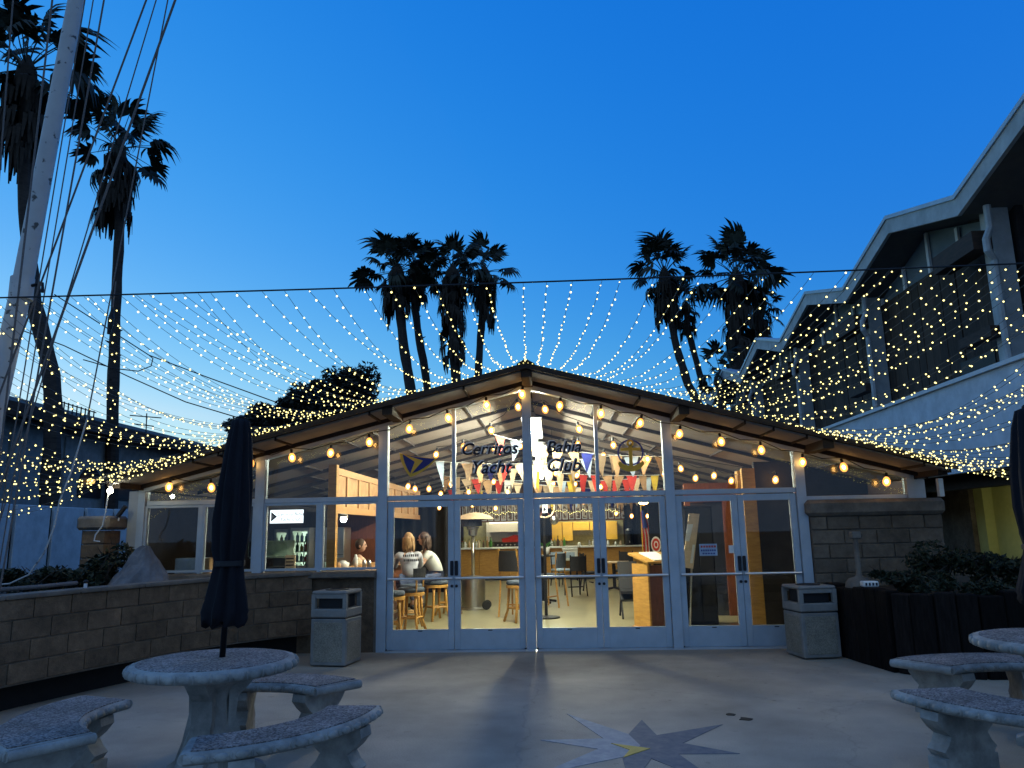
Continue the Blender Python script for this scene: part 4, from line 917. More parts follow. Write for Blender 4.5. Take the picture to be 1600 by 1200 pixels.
umbrella('closed navy umbrella cut off by the right edge of the picture', (3.62, 5.97), 2, 1.2)

# ================================================================== litter bins
def litter_bin(label, c, rz, h=.88, s=.47):
    t = thing('litter_bin', label, 'litter bin', (c[0], c[1], 0), rz, 'square litter bins by the doors'); a = s/2
    T = lambda x: x
    mb = MB(); zl, zt = h*.66, h
    mb.bbox(-a, a, -a, a, .015, h*.63, .012); mb.build('body', 'bin', t, local=True)
    hood = MB(); hood.bbox(-a-.004, a+.004, -a-.004, a+.004, h*.645, h*.76, .012)
    hood.bbox(-a, a, -a, a, h*.95, h, .016)
    for x in (-1, 1):
        for y in (-1, 1): hood.box(min(x*a, x*(a-.05)), max(x*a, x*(a-.05)), min(y*a, y*(a-.05)), max(y*a, y*(a-.05)), h*.755, h*.955)
    hood.box(-a+.05, a-.05, -a+.012, -a+.03, h*.9, h*.955); hood.box(-a+.05, a-.05, a-.03, a-.012, h*.9, h*.955)
    hood.build('hood', 'bin', t, local=True)
    mb = MB(); mb.box(-a+.07, a-.07, -a+.07, a-.07, h*.765, h*.93); mb.build('liner', 'black', t, local=True)
    mb = MB(); mb.lathe([(.15, h+.0005), (.15, h+.008), (.11, h+.012), (.1, h+.002)], 20); mb.build('ash_tray', 'black', t, local=True)
    for k in range(4):
        X = Matrix.Rotation(k*pi/2, 4, 'Z'); mb = MB(); mb.bbox(-a+.045, a-.045, -a-.006, -a+.004, .06, h*.585, .005, X); mb.build('side_panel', 'bin_panel', t, local=True)
    mb = MB(); mb.box(-a+.01, a-.01, -a+.01, a-.01, h*.628, h*.648); mb.build('joint_strip', 'black', t, local=True); return t  # black strip in the joint below the hood
litter_bin('square grey litter bin in front of the left windows and base wall', (-2.74, 9.86), radians(-10), .9)
litter_bin('square grey litter bin in front of the rightmost door and timber planter', (3.2, 10.03), radians(9), .86, .48)

# ================================================================== timber planter on the right
TP = thing('timber_planter', 'tall planter wall of upright black timbers on the right', 'planter', (4.2, 8.6, 0))
tp = [(3.56, 10.65), (3.55, 10.1), (3.62, 9.5), (3.72, 8.95), (3.95, 8.62), (4.4, 8.5), (5.0, 8.5), (5.7, 8.5), (6.6, 8.45), (7.1, 8.4)]
TL = sum((Vector(b)-Vector(a)).length for a, b in zip(tp, tp[1:])); s = 0
while s < TL-.1:
    wd = R(.2, .26); p, d = along(tp, s+wd/2); a = math.atan2(d.y, d.x); h = R(.83, .875)
    X = Matrix.Translation((p.x, p.y, 0)) @ Matrix.Rotation(a+R(-.03, .03), 4, 'Z')
    mb = MB(); mb.bbox(-wd/2+.004, wd/2-.004, -.06+R(0, .015), .11, 0, h, .012, X); mb.build('timber', 'timber', TP); s += wd
g = MB(); g.prism([(3.62, 10.6), (3.62, 10.1), (3.7, 9.5), (3.8, 9.0), (4.0, 8.72), (4.4, 8.6), (7.1, 8.5), (7.15, 14), (5.3, 14), (5.3, 10.65)], 0, .79, 'z'); struct(g.build('planter_soil', 'soil'))
gr = 'shrubs in the timber planter'
for px, py, Y, rx, rz_, lab in ((1420, 893, 9.5, .4, .16, 'low dark shrub just right of the cigarette receptacle'), (1476, 880, 9.9, .45, .26, 'dark shrub in front of the right end of the block wall'),
                           (1530, 878, 10.2, .45, .24, 'dark shrub in front of the grey passage pier'), (1585, 885, 10.0, .42, .2, 'dark shrub below the yellow passage wall'), (1500, 900, 9.0, .6, .11, 'low ground shrub spilling along the timber tops'), (1640, 885, 9.6, .5, .2, 'dark shrub at the right edge of the picture')):
    p = at(px, py, 'y', Y); shrub(lab, (p.x, p.y, .79+rz_), (rx, rx*.8, rz_*1.1), 1300, .04, px, gr)
ck = at(1343, 893, 'y', 9.75)
SM = thing('cigarette_receptacle', 'beige cigarette receptacle with domed base and slim capped tube on the timber planter', 'ashtray', (ck.x, 9.75, .79))
mb = MB(); mb.lathe([(.17, .79), (.175, .83), (.16, .9), (.12, .945), (.05, .965), (.032, .99), (.03, 1.4), (.04, 1.42)], 24, (ck.x-.01, 9.75, 0)); autosmooth(mb.build('base', 'cap', SM), 40)
mb = MB(); mb.bbox(ck.x-.065, ck.x+.045, 9.69, 9.81, 1.42, 1.505, .01); mb.build('cap', 'cap', SM)
mb = MB(); mb.box(ck.x+.046, ck.x+.056, 9.71, 9.79, 1.44, 1.48); mb.build('slot', 'black', SM)
q = at(1358, 908, 'y', 9.5)
AT = thing('ash_tin', 'small white tin with dark print lying beside the cigarette receptacle', 'tin', (q.x, 9.5, .86))
mb = MB(); mb.bbox(q.x-.09, q.x+.09, 9.44, 9.56, .862, .93, .012); mb.build('box', 'white_gloss', AT)
mb = MB()
for k in range(4): mb.box(q.x-.07+.04*k, q.x-.05+.04*k, 9.437, 9.4395, .88, .912)
mb.build('print', 'ink', AT)
# sprinkler stub and pipe on the left planter
q = at(134, 910, 'y', 8.1)
SPK = thing('sprinkler', 'short pale sprinkler riser standing on the left planter edge', 'sprinkler', (q.x, 8.1, .97))
mb = MB(); mb.tube([(q.x, 8.1, .97), (q.x, 8.1, 1.13)], .018, 8); mb.build('riser', 'white_paint', SPK)
mb = MB(); mb.lathe([(.02, 1.131), (.028, 1.15), (.012, 1.165)], 10, (q.x, 8.1, 0)); mb.build('head', 'black', SPK)
mb = MB(); mb.tube([at(-5, 922, 'y', 7.6), at(60, 917, 'y', 7.9), at(120, 911, 'y', 8.3)], .022, 8); tag(mb.build('irrigation_pipe', 'rope'), 'pale pipe lying along the back of the left planter wall', 'pipe')

# ================================================================== painted star on the patio
PS = thing('painted_star', 'worn eight-pointed blue and grey star painted on the concrete with a gold arrowhead', 'painted star', (.6, 6.1, 0))
SC = Vector((.62, 6.12))
tips = [((1.36, 6.73), 'star_blue'), ((.72, 6.9), 'star_blue'), ((.09, 7.14), 'star_grey'), ((-.13, 6.29), 'star_grey'), ((-.13, 5.45), 'star_grey'), ((.45, 5.2), 'star_blue'), ((1.05, 5.15), 'star_blue'), ((1.3, 5.9), 'star_blue')]  # rays on the left are paler grey than the blue ones
N8 = len(tips)
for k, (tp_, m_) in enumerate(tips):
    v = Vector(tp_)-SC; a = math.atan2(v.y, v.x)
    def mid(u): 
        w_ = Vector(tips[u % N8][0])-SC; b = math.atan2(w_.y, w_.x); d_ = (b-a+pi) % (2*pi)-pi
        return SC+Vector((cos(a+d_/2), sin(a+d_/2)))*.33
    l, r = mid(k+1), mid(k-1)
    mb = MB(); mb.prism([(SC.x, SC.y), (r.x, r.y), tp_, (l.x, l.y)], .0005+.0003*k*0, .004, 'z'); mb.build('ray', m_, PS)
mb = MB(); q = [at(a, b, 'z', .008) for a, b in ((955, 1161), (1016, 1169), (974, 1183), (984, 1171))]; mb.prism([(p.x, p.y) for p in q], .0042, .008, 'z'); mb.build('arrowhead', 'star_gold', PS)
# dark spots left on the concrete
for px, py, r_ in ((1140, 1117, .045), (1166, 1124, .06)):
    p = at(px, py, 'z', 0); mb = MB(); rs = random.Random(px)
    mb.prism([(p.x+r_*rs.uniform(.5, 1.2)*cos(k*.7), p.y+r_*rs.uniform(.5, 1.2)*sin(k*.7)) for k in range(9)], .0004, .006, 'z')
    tag(mb.build('leaf_litter', 'palm_dead'), 'small dark scrap on the concrete right of the painted star, %s one' % ('left' if px < 1150 else 'right'), 'debris')
# ================================================================== inside: lights
for k, (a, b) in enumerate(((11.7, 14.6), (15.1, 18.2), (19.2, 21.6), (22.4, 25.2))):
    t = thing('strip_light', 'long fluorescent strip light under the ridge, %s one back from the glass' % ORD[k], 'strip light', (RX+.01, a, 3.36), group='strip lights along the ridge')
    mb = MB(); mb.bbox(RX-.06, RX+.08, a, b, 3.345, 3.4, .008); mb.prism([(RX-.15, 3.325), (RX-.06, 3.344), (RX+.08, 3.344), (RX+.17, 3.325), (RX+.168, 3.318), (RX-.148, 3.318)], a, b, 'y'); mb.build('housing', 'housing_grey', t)  # side wings widened to keep the tube light off the ceiling
    for s in (.01,):
        mb = MB(); mb.tube([(RX+s, a+.06, 3.27), (RX+s, b-.06, 3.27)], .042, 12); mb.build('tube', 'tube_bright' if k == 0 else 'tube', t)
    mb = MB()
    for y in (a+.3, b-.3): mb.tube([(RX+.01, y, 3.401), (RX+.01, y, 3.66)], .008, 5)
    mb.build('hanger', 'black_metal', t)
for k, x in enumerate((-1.7, 1.3)):
    t = thing('kitchen_light', 'bright ceiling light panel over the back kitchen, %s one' % ('left' if k == 0 else 'right'), 'ceiling light', (x, 27, 2.86))
    mb = MB(); mb.box(x-.65, x+.65, 26.5, 27.5, 2.8, 2.86); mb.build('frame', 'white_paint', t)
    mb = MB(); mb.box(x-.6, x+.6, 26.55, 27.45, 2.775, 2.799); mb.build('diffuser', 'kitchen_glow', t)
# ================================================================== inside: kitchen and back bar
BB = thing('back_bar', 'long wooden bar counter with pale top across the back of the room', 'counter', (0, 25.5, 0))
x = -3.2
while x < 3.25:
    e = min(x+.8, 3.28); mb = MB(); mb.bbox(x+.005, e-.005, 25.5, 25.58, .1, 1.0, .006); mb.build('front_panel', 'oak', BB); x = e
mb = MB(); mb.box(-3.2, 3.28, 25.56, 26.2, .004, 1.0); mb.build('carcass', 'red_wood', BB)
mb = MB(); mb.bbox(-3.25, 3.33, 25.38, 26.3, 1.003, 1.05, .01); mb.build('counter_top', 'white_gloss', BB)
mb = MB(); mb.box(-3.2, 3.28, 25.53, 25.56, .005, .1); mb.build('plinth', 'black', BB)
KI = thing('kitchen_wall', 'back kitchen with yellow cupboards over an olive tiled wall', 'kitchen', (1.1, 28.2, 0))
mb = MB(); mb.box(-3.2, 2.6, 28.1, 28.28, .9, 1.9); mb.build('splashback', 'olive', KI)
for xa, xb, za, zb in ((0, .38, 1.2, 1.85), (.39, .76, 1.2, 1.85), (.77, 1.36, 1.55, 1.85), (1.37, 1.95, 1.55, 1.85), (1.96, 2.35, 1.22, 1.85)):
    mb = MB(); mb.bbox(xa+.006, xb-.006, 27.7, 27.74, za, zb, .006); c = mb.build('cupboard_door', 'cabinet', KI)
    mb = MB(); mb.box(xa, xb, 27.745, 28.09, za, zb); mb.build('cupboard', 'cabinet', KI)
mb = MB(); mb.box(-3.2, 2.6, 27.5, 28.09, .004, .95); mb.build('base_unit', 'white_gloss', KI)
mb = MB(); mb.box(-2.35, -.45, 27.9, 28.085, 1.2, 1.95); mb.build('wall_panel', 'white_gloss', KI)
mb = MB(); mb.prism([(27.2, 1.55), (27.2, 1.85), (27.88, 1.95), (27.88, 1.55)], -2.2, -.5, 'x'); mb.build('hood', 'white_gloss', KI)
mb = MB(); mb.box(-2.0, -.5, 27.3, 27.85, .96, 1.17); rng = mb.build('range', 'black', KI)
for k in range(9):
    mb = MB(); mb.lathe([(.025, 0), (.025, .03)], 8, X=Matrix.Translation((-1.9+.15*k, 27.3, 1.1)) @ Matrix.Rotation(pi/2, 4, 'X')); mb.build('knob', 'steel', rng)
mb = MB(); mb.box(-3.3, 3.4, 26.32, 26.4, 1.88, 2.72); o = mb.build('header_beam', 'red_wood', KI)
PB = thing('picture_display', 'row of tall framed picture strips hung above the back bar', 'pictures', (0, 26.25, 1.93))
for k in range(26):
    x = -2.95+.222*k+(.1 if k > 13 else 0)
    mb = MB(); mb.box(x-.085, x+.085, 26.27, 26.3, 1.93, 2.47); f = mb.build('picture_frame', 'white_paint', PB)
    mb = MB(); mb.box(x-.066, x+.066, 26.262, 26.268, 1.955, 2.445); mb.build('picture', 'picture', f)
rc = thing('red_cloth', 'bright red bag lying on the kitchen range', 'bag', at(798, 842, 'y', 27.4))
p = at(798, 843, 'y', 27.25); mb = MB(); mb.prism([(p.x-.3, 1.19), (p.x+.35, 1.19), (p.x+.36, 1.42), (p.x+.1, 1.44), (p.x-.1, 1.36), (p.x-.32, 1.32)], 27.32, 27.45, 'y'); mb.build('fabric', 'red', rc)
ri = random.Random(4)
for k, (px, r_, h, m_, lab) in enumerate(((727, .04, .2, 'white_gloss', 'white cup at the left end of the back bar'), (748, .045, .24, 'cream', 'cream bottle on the back bar behind the heater pole'), (905, .06, .12, 'white_gloss', 'white bowl on the back bar under the yellow cupboards'),
        (921, .035, .18, 'steel', 'steel tin on the back bar under the yellow cupboards'), (950, .045, .16, 'white_gloss', 'white jug on the back bar left of the coffee urn'), (962, .04, .12, 'white_gloss', 'white cup on the back bar, second left of the coffee urn'), (970, .04, .14, 'cream', 'cream cup on the back bar touching the coffee urn'), (877, .05, .2, 'tan', 'tan jar on the back bar behind the potted plant'))):
    p = at(px, 850, 'y', 25.75); t = thing('bar_crockery', lab, 'cup', (p.x, 25.75, 1.051)); mb = MB(); mb.lathe([(r_*.8, 1.051), (r_, 1.06), (r_*1.02, 1.051+h*.6), (r_*.6, 1.051+h*.85), (r_*.6, 1.051+h)], 12, (p.x, 25.75, 0)); mb.build('body', m_, t, smooth=True)
p = at(983, 846, 'y', 25.7)
UR = thing('coffee_urn', 'tall dark coffee urn on the right end of the back bar', 'urn', (p.x, 25.7, 1.05))
mb = MB(); mb.lathe([(.13, 1.051), (.13, 1.1), (.115, 1.12), (.115, 1.5), (.1, 1.52)], 18, (p.x, 25.7, 0)); mb.build('body', 'black_metal', UR)
mb = MB(); mb.lathe([(.1, 1.521), (.09, 1.57), (.02, 1.59)], 18, (p.x, 25.7, 0)); mb.build('lid', 'steel', UR)
mb = MB(); mb.tube([(p.x, 25.58, 1.18), (p.x, 25.52, 1.18), (p.x, 25.52, 1.13)], .014, 6); mb.build('tap', 'steel', UR)
ice = at(891, 870, 'y', 24.9)
IC = thing('ice_chest', 'white boxy ice chest standing against the back bar', 'chest', (ice.x, 24.9, 0))
mb = MB(); mb.bbox(ice.x-.24, ice.x+.24, 24.75, 25.3, .62, .95, .02); mb.build('body', 'white_gloss', IC)
mb = MB(); mb.bbox(ice.x-.25, ice.x+.25, 24.73, 25.32, .955, 1.0, .012); mb.build('lid', 'white_gloss', IC)
mb = MB(); mb.box(ice.x-.14, ice.x+.14, 24.744, 24.749, .7, .88); mb.build('panel', 'sky_cloth', IC)
mb = MB()
for s in (-.2, .2):
    for y in (24.8, 25.25): mb.box(ice.x+s-.02, ice.x+s+.02, y-.02, y+.02, .004, .619)
mb.build('leg', 'black_metal', IC)
fs_ = thing('bead_lights', 'small warm string lights draped in swags across the picture strips', 'string lights', (-1, 26.2, 2.1))
mb = MB(); bl = MB()
for k in range(90):
    x = -2.6+4.9*k/89; z = 2.12+.09*abs(sin(k*.21))+(.04*sin(k*1.9) if k % 2 else 0); bl.add([Vector((x, 26.2, z))+v*1.6 for v in IV], IF)
mb.tube([(-2.6+4.9*k/44, 26.21, 2.13+.09*abs(sin(2*k*.21))) for k in range(45)], .005, 4); mb.build('wire', 'cable', fs_); bl.build('bulbs', 'fairy', fs_, fix=False)['kind'] = 'stuff'
for k in range(16):
    px = 722+5.6*k if k < 9 else 862+5*(k-9)+40*(k > 13); r_ = ri.uniform(.03, .05); h = ri.uniform(.18, .34); x = at(px, 850, 'y', 26.0).x
    t = thing('bar_bottle', ['olive glass', 'dark brown', 'tan', 'green', 'white'][k % 5]+' bottle on the back bar '+('behind the patio heater' if k < 9 else 'under the yellow cupboards')+('' if k < 5 or 9 <= k < 14 else ', at the row end'), 'bottle', (x, 26.0+.1*(k % 2), 1.051), group='bottles along the back bar')
    mb = MB(); mb.lathe([(r_, 1.051), (r_, 1.051+h*.6), (r_*.35, 1.051+h*.78), (r_*.35, 1.051+h)], 10, (x, 26.0+.1*(k % 2), 0)); mb.build('glass_body', ['olive', 'brown_wall', 'tan', 'green', 'white_gloss'][k % 5], t, smooth=True)
    mb = MB(); mb.lathe([(r_*.4, 1.0515+h), (r_*.4, 1.075+h)], 8, (x, 26.0+.1*(k % 2), 0)); mb.build('stopper', ['red', 'gold', 'black'][k % 3], t)
# ================================================================== curtains
def curtain(label, x0, y0, x1, y1, z0, z1, m='curtain'):
    n = 60; mb = MB(); vs = []; d = Vector((x1-x0, y1-y0, 0)); nn = Vector((-d.y, d.x, 0)).normalized(); L_ = d.length
    for s in (0, .02):
        for k in range(n+1):
            q = Vector((x0, y0, 0))+d*k/n+nn*(.06*sin(k/n*L_*22)+.02*sin(k*1.7)+s); vs += [(q.x, q.y, z0), (q.x, q.y, z1)]
    o = (n+1)*2
    fs = [(2*k, 2*k+2, 2*k+3, 2*k+1) for k in range(n)]+[(o+2*k, o+2*k+1, o+2*k+3, o+2*k+2) for k in range(n)]+[(2*k+1, 2*k+3, o+2*k+3, o+2*k+1) for k in range(n)]
    mb.add(vs, fs); t = thing('curtain', label, 'curtain', ((x0+x1)/2, (y0+y1)/2, z0)); mb.build('drape', m, t, smooth=True)
    r_ = MB(); r_.tube([(x0, y0, z1+.02), (x1, y1, z1+.02)], .018, 6); r_.build('rail', 'black_metal', t)
curtain('black curtain on the wall right of the yellow cupboards, behind the striped flag', 2.45, 26.0, 4.9, 25.2, .05, 2.35)
curtain('black curtain hanging behind the two people at the side bar', -5.2, 19.6, -2.75, 20.4, .05, 2.4)
curtain('narrow black curtain left of the yellow cupboards behind the potted plant', -.42, 26.1, .02, 26.1, 1.06, 2.3)
# ================================================================== side bar with canopy
SB = thing('side_bar', 'wooden side bar with pale wood top on the left inside the room', 'bar', (-3.1, 13.8, 0))
mb = MB(); mb.prism([(-2.92, 11.9), (-2.82, 15.6), (-3.4, 15.6), (-3.5, 11.9)], 1.0, 1.05, 'z'); mb.build('bar_top', 'oak_light', SB)
mb = MB(); mb.prism([(-3.04, 11.95), (-2.95, 15.55), (-3.3, 15.55), (-3.4, 11.95)], .004, .999, 'z'); mb.build('bar_front', 'red_wood', SB)
mb = MB(); mb.tube([(-2.9, 12.0, .2), (-2.82, 15.5, .2)], .025, 8); mb.build('foot_rail', 'steel', SB)
CP = thing('bar_canopy', 'pale wood canopy panel with framed openings above the side bar', 'canopy', (-3.4, 15.8, 1.92))
y = 11.9
mb = MB(); mb.box(-3.46, -3.4, 11.9, 19.9, 1.92, 2.03); mb.build('lower_rail', 'oak_light', CP)
mb = MB(); mb.box(-3.46, -3.4, 11.9, 19.9, 2.53, 2.64); mb.build('upper_rail', 'oak_light', CP)
while y < 19.6:
    mb = MB(); mb.box(-3.457, -3.403, y, y+.14, 2.031, 2.529); mb.build('stile', 'oak_light', CP)
    mb = MB(); mb.box(-3.45, -3.43, y+.141, min(y+.8, 19.8), 2.031, 2.529); mb.build('framed_panel', 'tan', CP); y += .8
mb = MB(); mb.box(-3.45, -3.32, 11.75, 11.88, .004, 2.66); tag(mb.build('bar_post', 'oak'), 'square orange wood post at the near end of the side bar', 'post')
mb = MB(); mb.box(-4.6, -3.47, 15.9, 16.0, .004, 2.5); tag(mb.build('wood_partition', 'red_wood'), 'red-brown wood partition behind the side bar', 'partition')
p = at(537, 808, 'y', 13)
SL_ = thing('bar_spotlight', 'bright white spotlight over the near end of the side bar', 'spotlight', p)
mb = MB(); mb.lathe([(.03, .12), (.06, .1), (.08, .0), (.07, -.005)], 14, p); mb.build('shade', 'steel', SL_)
mb = MB(); mb.ball(p-Vector((0, 0, .035)), .055, 12, 8); mb.build('bulb', 'lamp', SL_, smooth=True)
mb = MB(); mb.tube([p+Vector((0, 0, .12)), (p.x, 13, gz(p.x)-.02)], .006, 5); mb.build('cord', 'cable', SL_)
for px, py, Y, r_, h, m_, lab in ((513, 884, 12.3, .05, .1, 'tan', 'brown paper cup on the side bar by the wood post'), (535, 876, 12.6, .1, .11, 'white_gloss', 'white napkin holder on the side bar'), (556, 872, 12.9, .04, .2, 'white_gloss', 'white bottle on the side bar left of the drinking glasses'), (569, 882, 12.6, .035, .12, 'steel', 'drinking glass on the side bar, left one of two'), (577, 882, 12.6, .035, .12, 'steel', 'drinking glass on the side bar, right one of two')):
    x = at(px, py, 'y', Y).x; x = min(max(x, -3.42), -2.98)
    t = thing('bar_item', lab, 'tableware', (x, Y, 1.051)); mb = MB(); mb.lathe([(r_*.8, 1.051), (r_, 1.06), (r_, 1.051+h*.7), (r_*.55, 1.051+h*.85), (r_*.5, 1.051+h)], 12, (x, Y, 0)); mb.build('body', m_, t, smooth=True)
# ================================================================== bar stools and seated people
def stool(label, x, y, rz, back=True):
    t = thing('bar_stool', label, 'bar stool', (x, y, 0), rz, 'wooden bar stools with dark cushions')
    mb = MB(); mb.lathe([(.19, .64), (.215, .65), (.22, .69), (.2, .715), (.05, .725)], 20); mb.build('cushion', 'slate', t, local=True, smooth=True)
    mb = MB(); mb.lathe([(.2, .585), (.22, .59), (.22, .635), (.2, .64)], 20); mb.build('seat_ring', 'oak', t, local=True)
    for k in range(4):
        a = pi/4+k*pi/2; d = Vector((cos(a), sin(a), 0)); mb = MB()
        mb.tube([d*.17+Vector((0, 0, .59)), d*.185+Vector((0, 0, .4)), d*.2+Vector((0, 0, .2)), d*.27+Vector((0, 0, .006))], [.026, .024, .022, .024], 8); mb.build('leg', 'oak', t, local=True, smooth=True)
    mb = MB(); P = [Vector((.195*cos(pi/4+k*pi/2), .195*sin(pi/4+k*pi/2), .24)) for k in range(5)]
    for a, b in zip(P, P[1:]): mb.tube([a, b], .018, 6)
    mb.build('stretcher', 'oak', t, local=True)
    if back:
        mb = MB()
        for k in range(9):
            a = radians(-60+120*k/8); b = radians(-60+120*(k+1)/8)
            if k < 8: mb.prism([(.21*cos(a), .21*sin(a)), (.21*cos(b), .21*sin(b)), (.235*cos(b), .235*sin(b)), (.235*cos(a), .235*sin(a))], .84, 1.02, 'z')
        mb.build('backrest', 'black', t, local=True)
        for s in (-1, 1):
            mb = MB(); a = radians(45*s); mb.tube([(.2*cos(a), .2*sin(a), .6), (.22*cos(a), .22*sin(a), .85)], .016, 6); mb.build('back_post', 'oak', t, local=True)
    return t
stool('nearest bar stool to the left door jamb, with a plain dark cushion and no back', -2.5, 12.0, .2, False)
stool('second bar stool from the left door jamb, low wooden back rim', -2.32, 12.75, -.2)
stool('bar stool under the person in the grey printed shirt', -2.5, 13.6, -1.2, False)
stool('bar stool under the person in the white shirt', -2.16, 14.45, -.9, False)
stool('farthest bar stool along the side bar, beyond the person in the white shirt', -2.05, 15.3, -.3)
def skin(name, joints, edges, m, parent, root=0, lv=1):
    me = bpy.data.meshes.new(name); me.from_pydata([j[0] for j in joints], edges, [])
    o = bpy.data.objects.new(name, me); COL.objects.link(o); md = o.modifiers.new('s', 'SKIN'); sub = o.modifiers.new('d', 'SUBSURF'); sub.levels = lv; sub.render_levels = lv
    for i, j in enumerate(joints):
        r_ = j[1]; v = me.skin_vertices[0].data[i]; v.radius = (r_, r_) if not isinstance(r_, tuple) else r_; v.use_root = (i == root)
    dg = bpy.context.evaluated_depsgraph_get(); m2 = bpy.data.meshes.new_from_object(o.evaluated_get(dg)); bpy.data.objects.remove(o)
    m2.name = name; m2.materials.clear(); m2.materials.append(M[m])
    for p in m2.polygons: p.use_smooth = True
    r = bpy.data.objects.new(name, m2); COL.objects.link(r); r.parent = parent; return r
def hand(parent_joints, edges, wi, d, side):
    """palm, five separate fingers with bends; returns nothing, adds to the joint list"""
def seated(label, x, y, face, top, hair, legs, lean=.12, head_turn=0, long_hair=True, sz=.73, arm=1):
    """person seated on a high stool; local frame looks along -y, feet on the stretcher"""
    t = thing('person', label, 'person', (x, y, 0), face)
    hip, ch_, nk = Vector((0, .02, sz+.1)), Vector((0, -.02-lean*.6, sz+.36)), Vector((0, -.05-lean, sz+.56)); hd = nk+Vector((0, -.03, .19))
    sh = [Vector((s*.185, -.04-lean*.95, sz+.5)) for s in (-1, 1)]; el = [Vector((s*.25, -.2-lean, sz+.27)) for s in (-1, 1)]; wr = [Vector((s*.13, -.4-lean, sz+.31+.02*arm)) for s in (-1, 1)]
    kn = [Vector((s*.12, -.42, sz+.04)) for s in (-1, 1)]; an = [Vector((s*.11, -.3, .34)) for s in (-1, 1)]; to = [Vector((s*.12, -.48, .3)) for s in (-1, 1)]; hj = [Vector((s*.1, -.02, sz+.04)) for s in (-1, 1)]
    J = [(hip, .125), (ch_, (.15, .115)), (nk+Vector((0, .0, -.05)), .075), (nk+Vector((0, 0, .03)), .052)]; Eg = [(0, 1), (1, 2), (2, 3)]
    for s in (0, 1):
        b = len(J); J += [(sh[s], .062), (el[s], .043), (wr[s], .03)]; Eg += [(1, b), (b, b+1), (b+1, b+2)]
        d = (wr[s]-el[s]).normalized(); sd = 1 if s else -1; pc = wr[s]+d*.06; J.append((pc, (.034, .02))); Eg.append((b+2, b+3)); u = Vector((0, 0, 1)).cross(d).normalized()
        for k, (off, l) in enumerate(((-.03, .075), (-.01, .088), (.011, .082), (.03, .066))):
            c = len(J); p1 = pc+d*.035+u*off; J += [(p1, .0095), (p1+d*l*.5+Vector((0, 0, -.006)), .0088), (p1+d*l*.9+Vector((0, 0, -.026)), .0075)]; Eg += [(b+3, c), (c, c+1), (c+1, c+2)]
        c = len(J); p1 = wr[s]+d*.035+u*(-.034*sd)*-1; J += [(p1, .011), (p1+d*.035+u*.018*sd, .0095), (p1+d*.06+u*.02*sd, .008)]; Eg += [(b+3, c), (c, c+1), (c+1, c+2)]
        h = len(J); J += [(hj[s], .088), (kn[s], .06), (an[s], .042), (to[s], .036)]; Eg += [(0, h), (h, h+1), (h+1, h+2), (h+2, h+3)]
    hm = Matrix.Translation(hd) @ Matrix.Rotation(head_turn, 4, 'Z')
    body = skin('body', J, Eg, 'skin', t)
    head = MB(); head.ball((0, 0, 0), 1, 16, 12, (.075, .095, .118))
    hv = []
    for vx, vy, vz in head.v:
        q = 1 if vz > -.03 else 1-.28*min(1, (-.03-vz)/.09); hv.append((vx*q, vy*(q*.5+.5)-(.012 if vz < -.05 and vy < 0 else 0), vz))
    head.v = hv
    head.add([(-.014, -.092, -.028), (.014, -.092, -.028), (0, -.118, -.026), (0, -.094, .02)], [(0, 1, 2), (0, 2, 3), (1, 3, 2)])
    for s in (-1, 1): head.ball((s*.077, .008, -.01), 1, 8, 5, (.012, .022, .033))
    me = MB(); me.add(head.v, head.f, hm); hdo = me.build('head', 'skin', t, local=True, smooth=True, fix=False)
    e = MB()
    for s in (-1, 1): e.ball((s*.03, -.086, .012), .012, 8, 6)
    q = MB(); q.add(e.v, e.f, hm); q.build('eyes', 'black', hdo, local=True)
    mth = MB(); mth.ball((0, -.09, -.066), 1, 8, 4, (.024, .006, .007)); q = MB(); q.add(mth.v, mth.f, hm); q.build('mouth', 'red_wood', hdo, local=True)
    hr = MB(); rh = random.Random(int(abs(x)*100))
    hr.ball((0, .018, .022), 1, 18, 12, (.088, .1, .112)); hr.v = [v for v in hr.v]
    if long_hair:
        for k in range(46):
            a = radians(rh.uniform(-20, 200)); p0 = Vector((.085*cos(a), .03+.085*sin(a), rh.uniform(-.03, .06))); l = rh.uniform(.14, .26)
            hr.tube([p0, p0+Vector((.012*cos(a), .02*sin(a), -l*.5)), p0+Vector((rh.uniform(-.01, .01), .01, -l))], [.02, .018, .006], 5)
    q = MB(); q.add(hr.v, hr.f, hm); q.build('hair', hair, t, local=True, smooth=True)
    SJ = [(hip+Vector((0, 0, -.02)), .143), (hip+Vector((0, -.01, .1)), .142), (ch_, (.168, .135)), (nk+Vector((0, 0, -.055)), .085)]; SE = [(0, 1), (1, 2), (2, 3)]
    for s in (0, 1):
        b = len(SJ); k = 1.0 if arm else .55; SJ += [(sh[s], .078), (sh[s].lerp(el[s], k), .06)]; SE += [(2, b), (b, b+1)]
        if arm: SJ.append((el[s].lerp(wr[s], .85), .045)); SE.append((b+1, b+2))
    skin('shirt', SJ, SE, top, t)
    TJ = [(hip+Vector((0, 0, -.04)), .14)]; TE = []
    for s in (0, 1): b = len(TJ); TJ += [(hj[s], .1), (kn[s], .073), (an[s]+Vector((0, 0, .04)), .06)]; TE += [(0, b), (b, b+1), (b+1, b+2)]
    skin('trousers', TJ, TE, legs, t)
    for s in (0, 1):
        f = MB(); f.tube([an[s]+Vector((0, .04, -.05)), an[s]+Vector((0, -.05, -.05)), to[s]+Vector((0, -.03, -.02))], [.042, .046, .034], 8); f.build('shoe', 'black', t, local=True, smooth=True)
    return t
stool('wooden bar stool with thick legs just left of the centre post', -.62, 14.05, 2.2, False)
P1 = seated('person with long blond hair seen from behind, grey shirt with dark lettering across the back', -2.5, 13.6, radians(200), 'shirt_grey', 'blond', 'denim', .1, 0, True, .72)
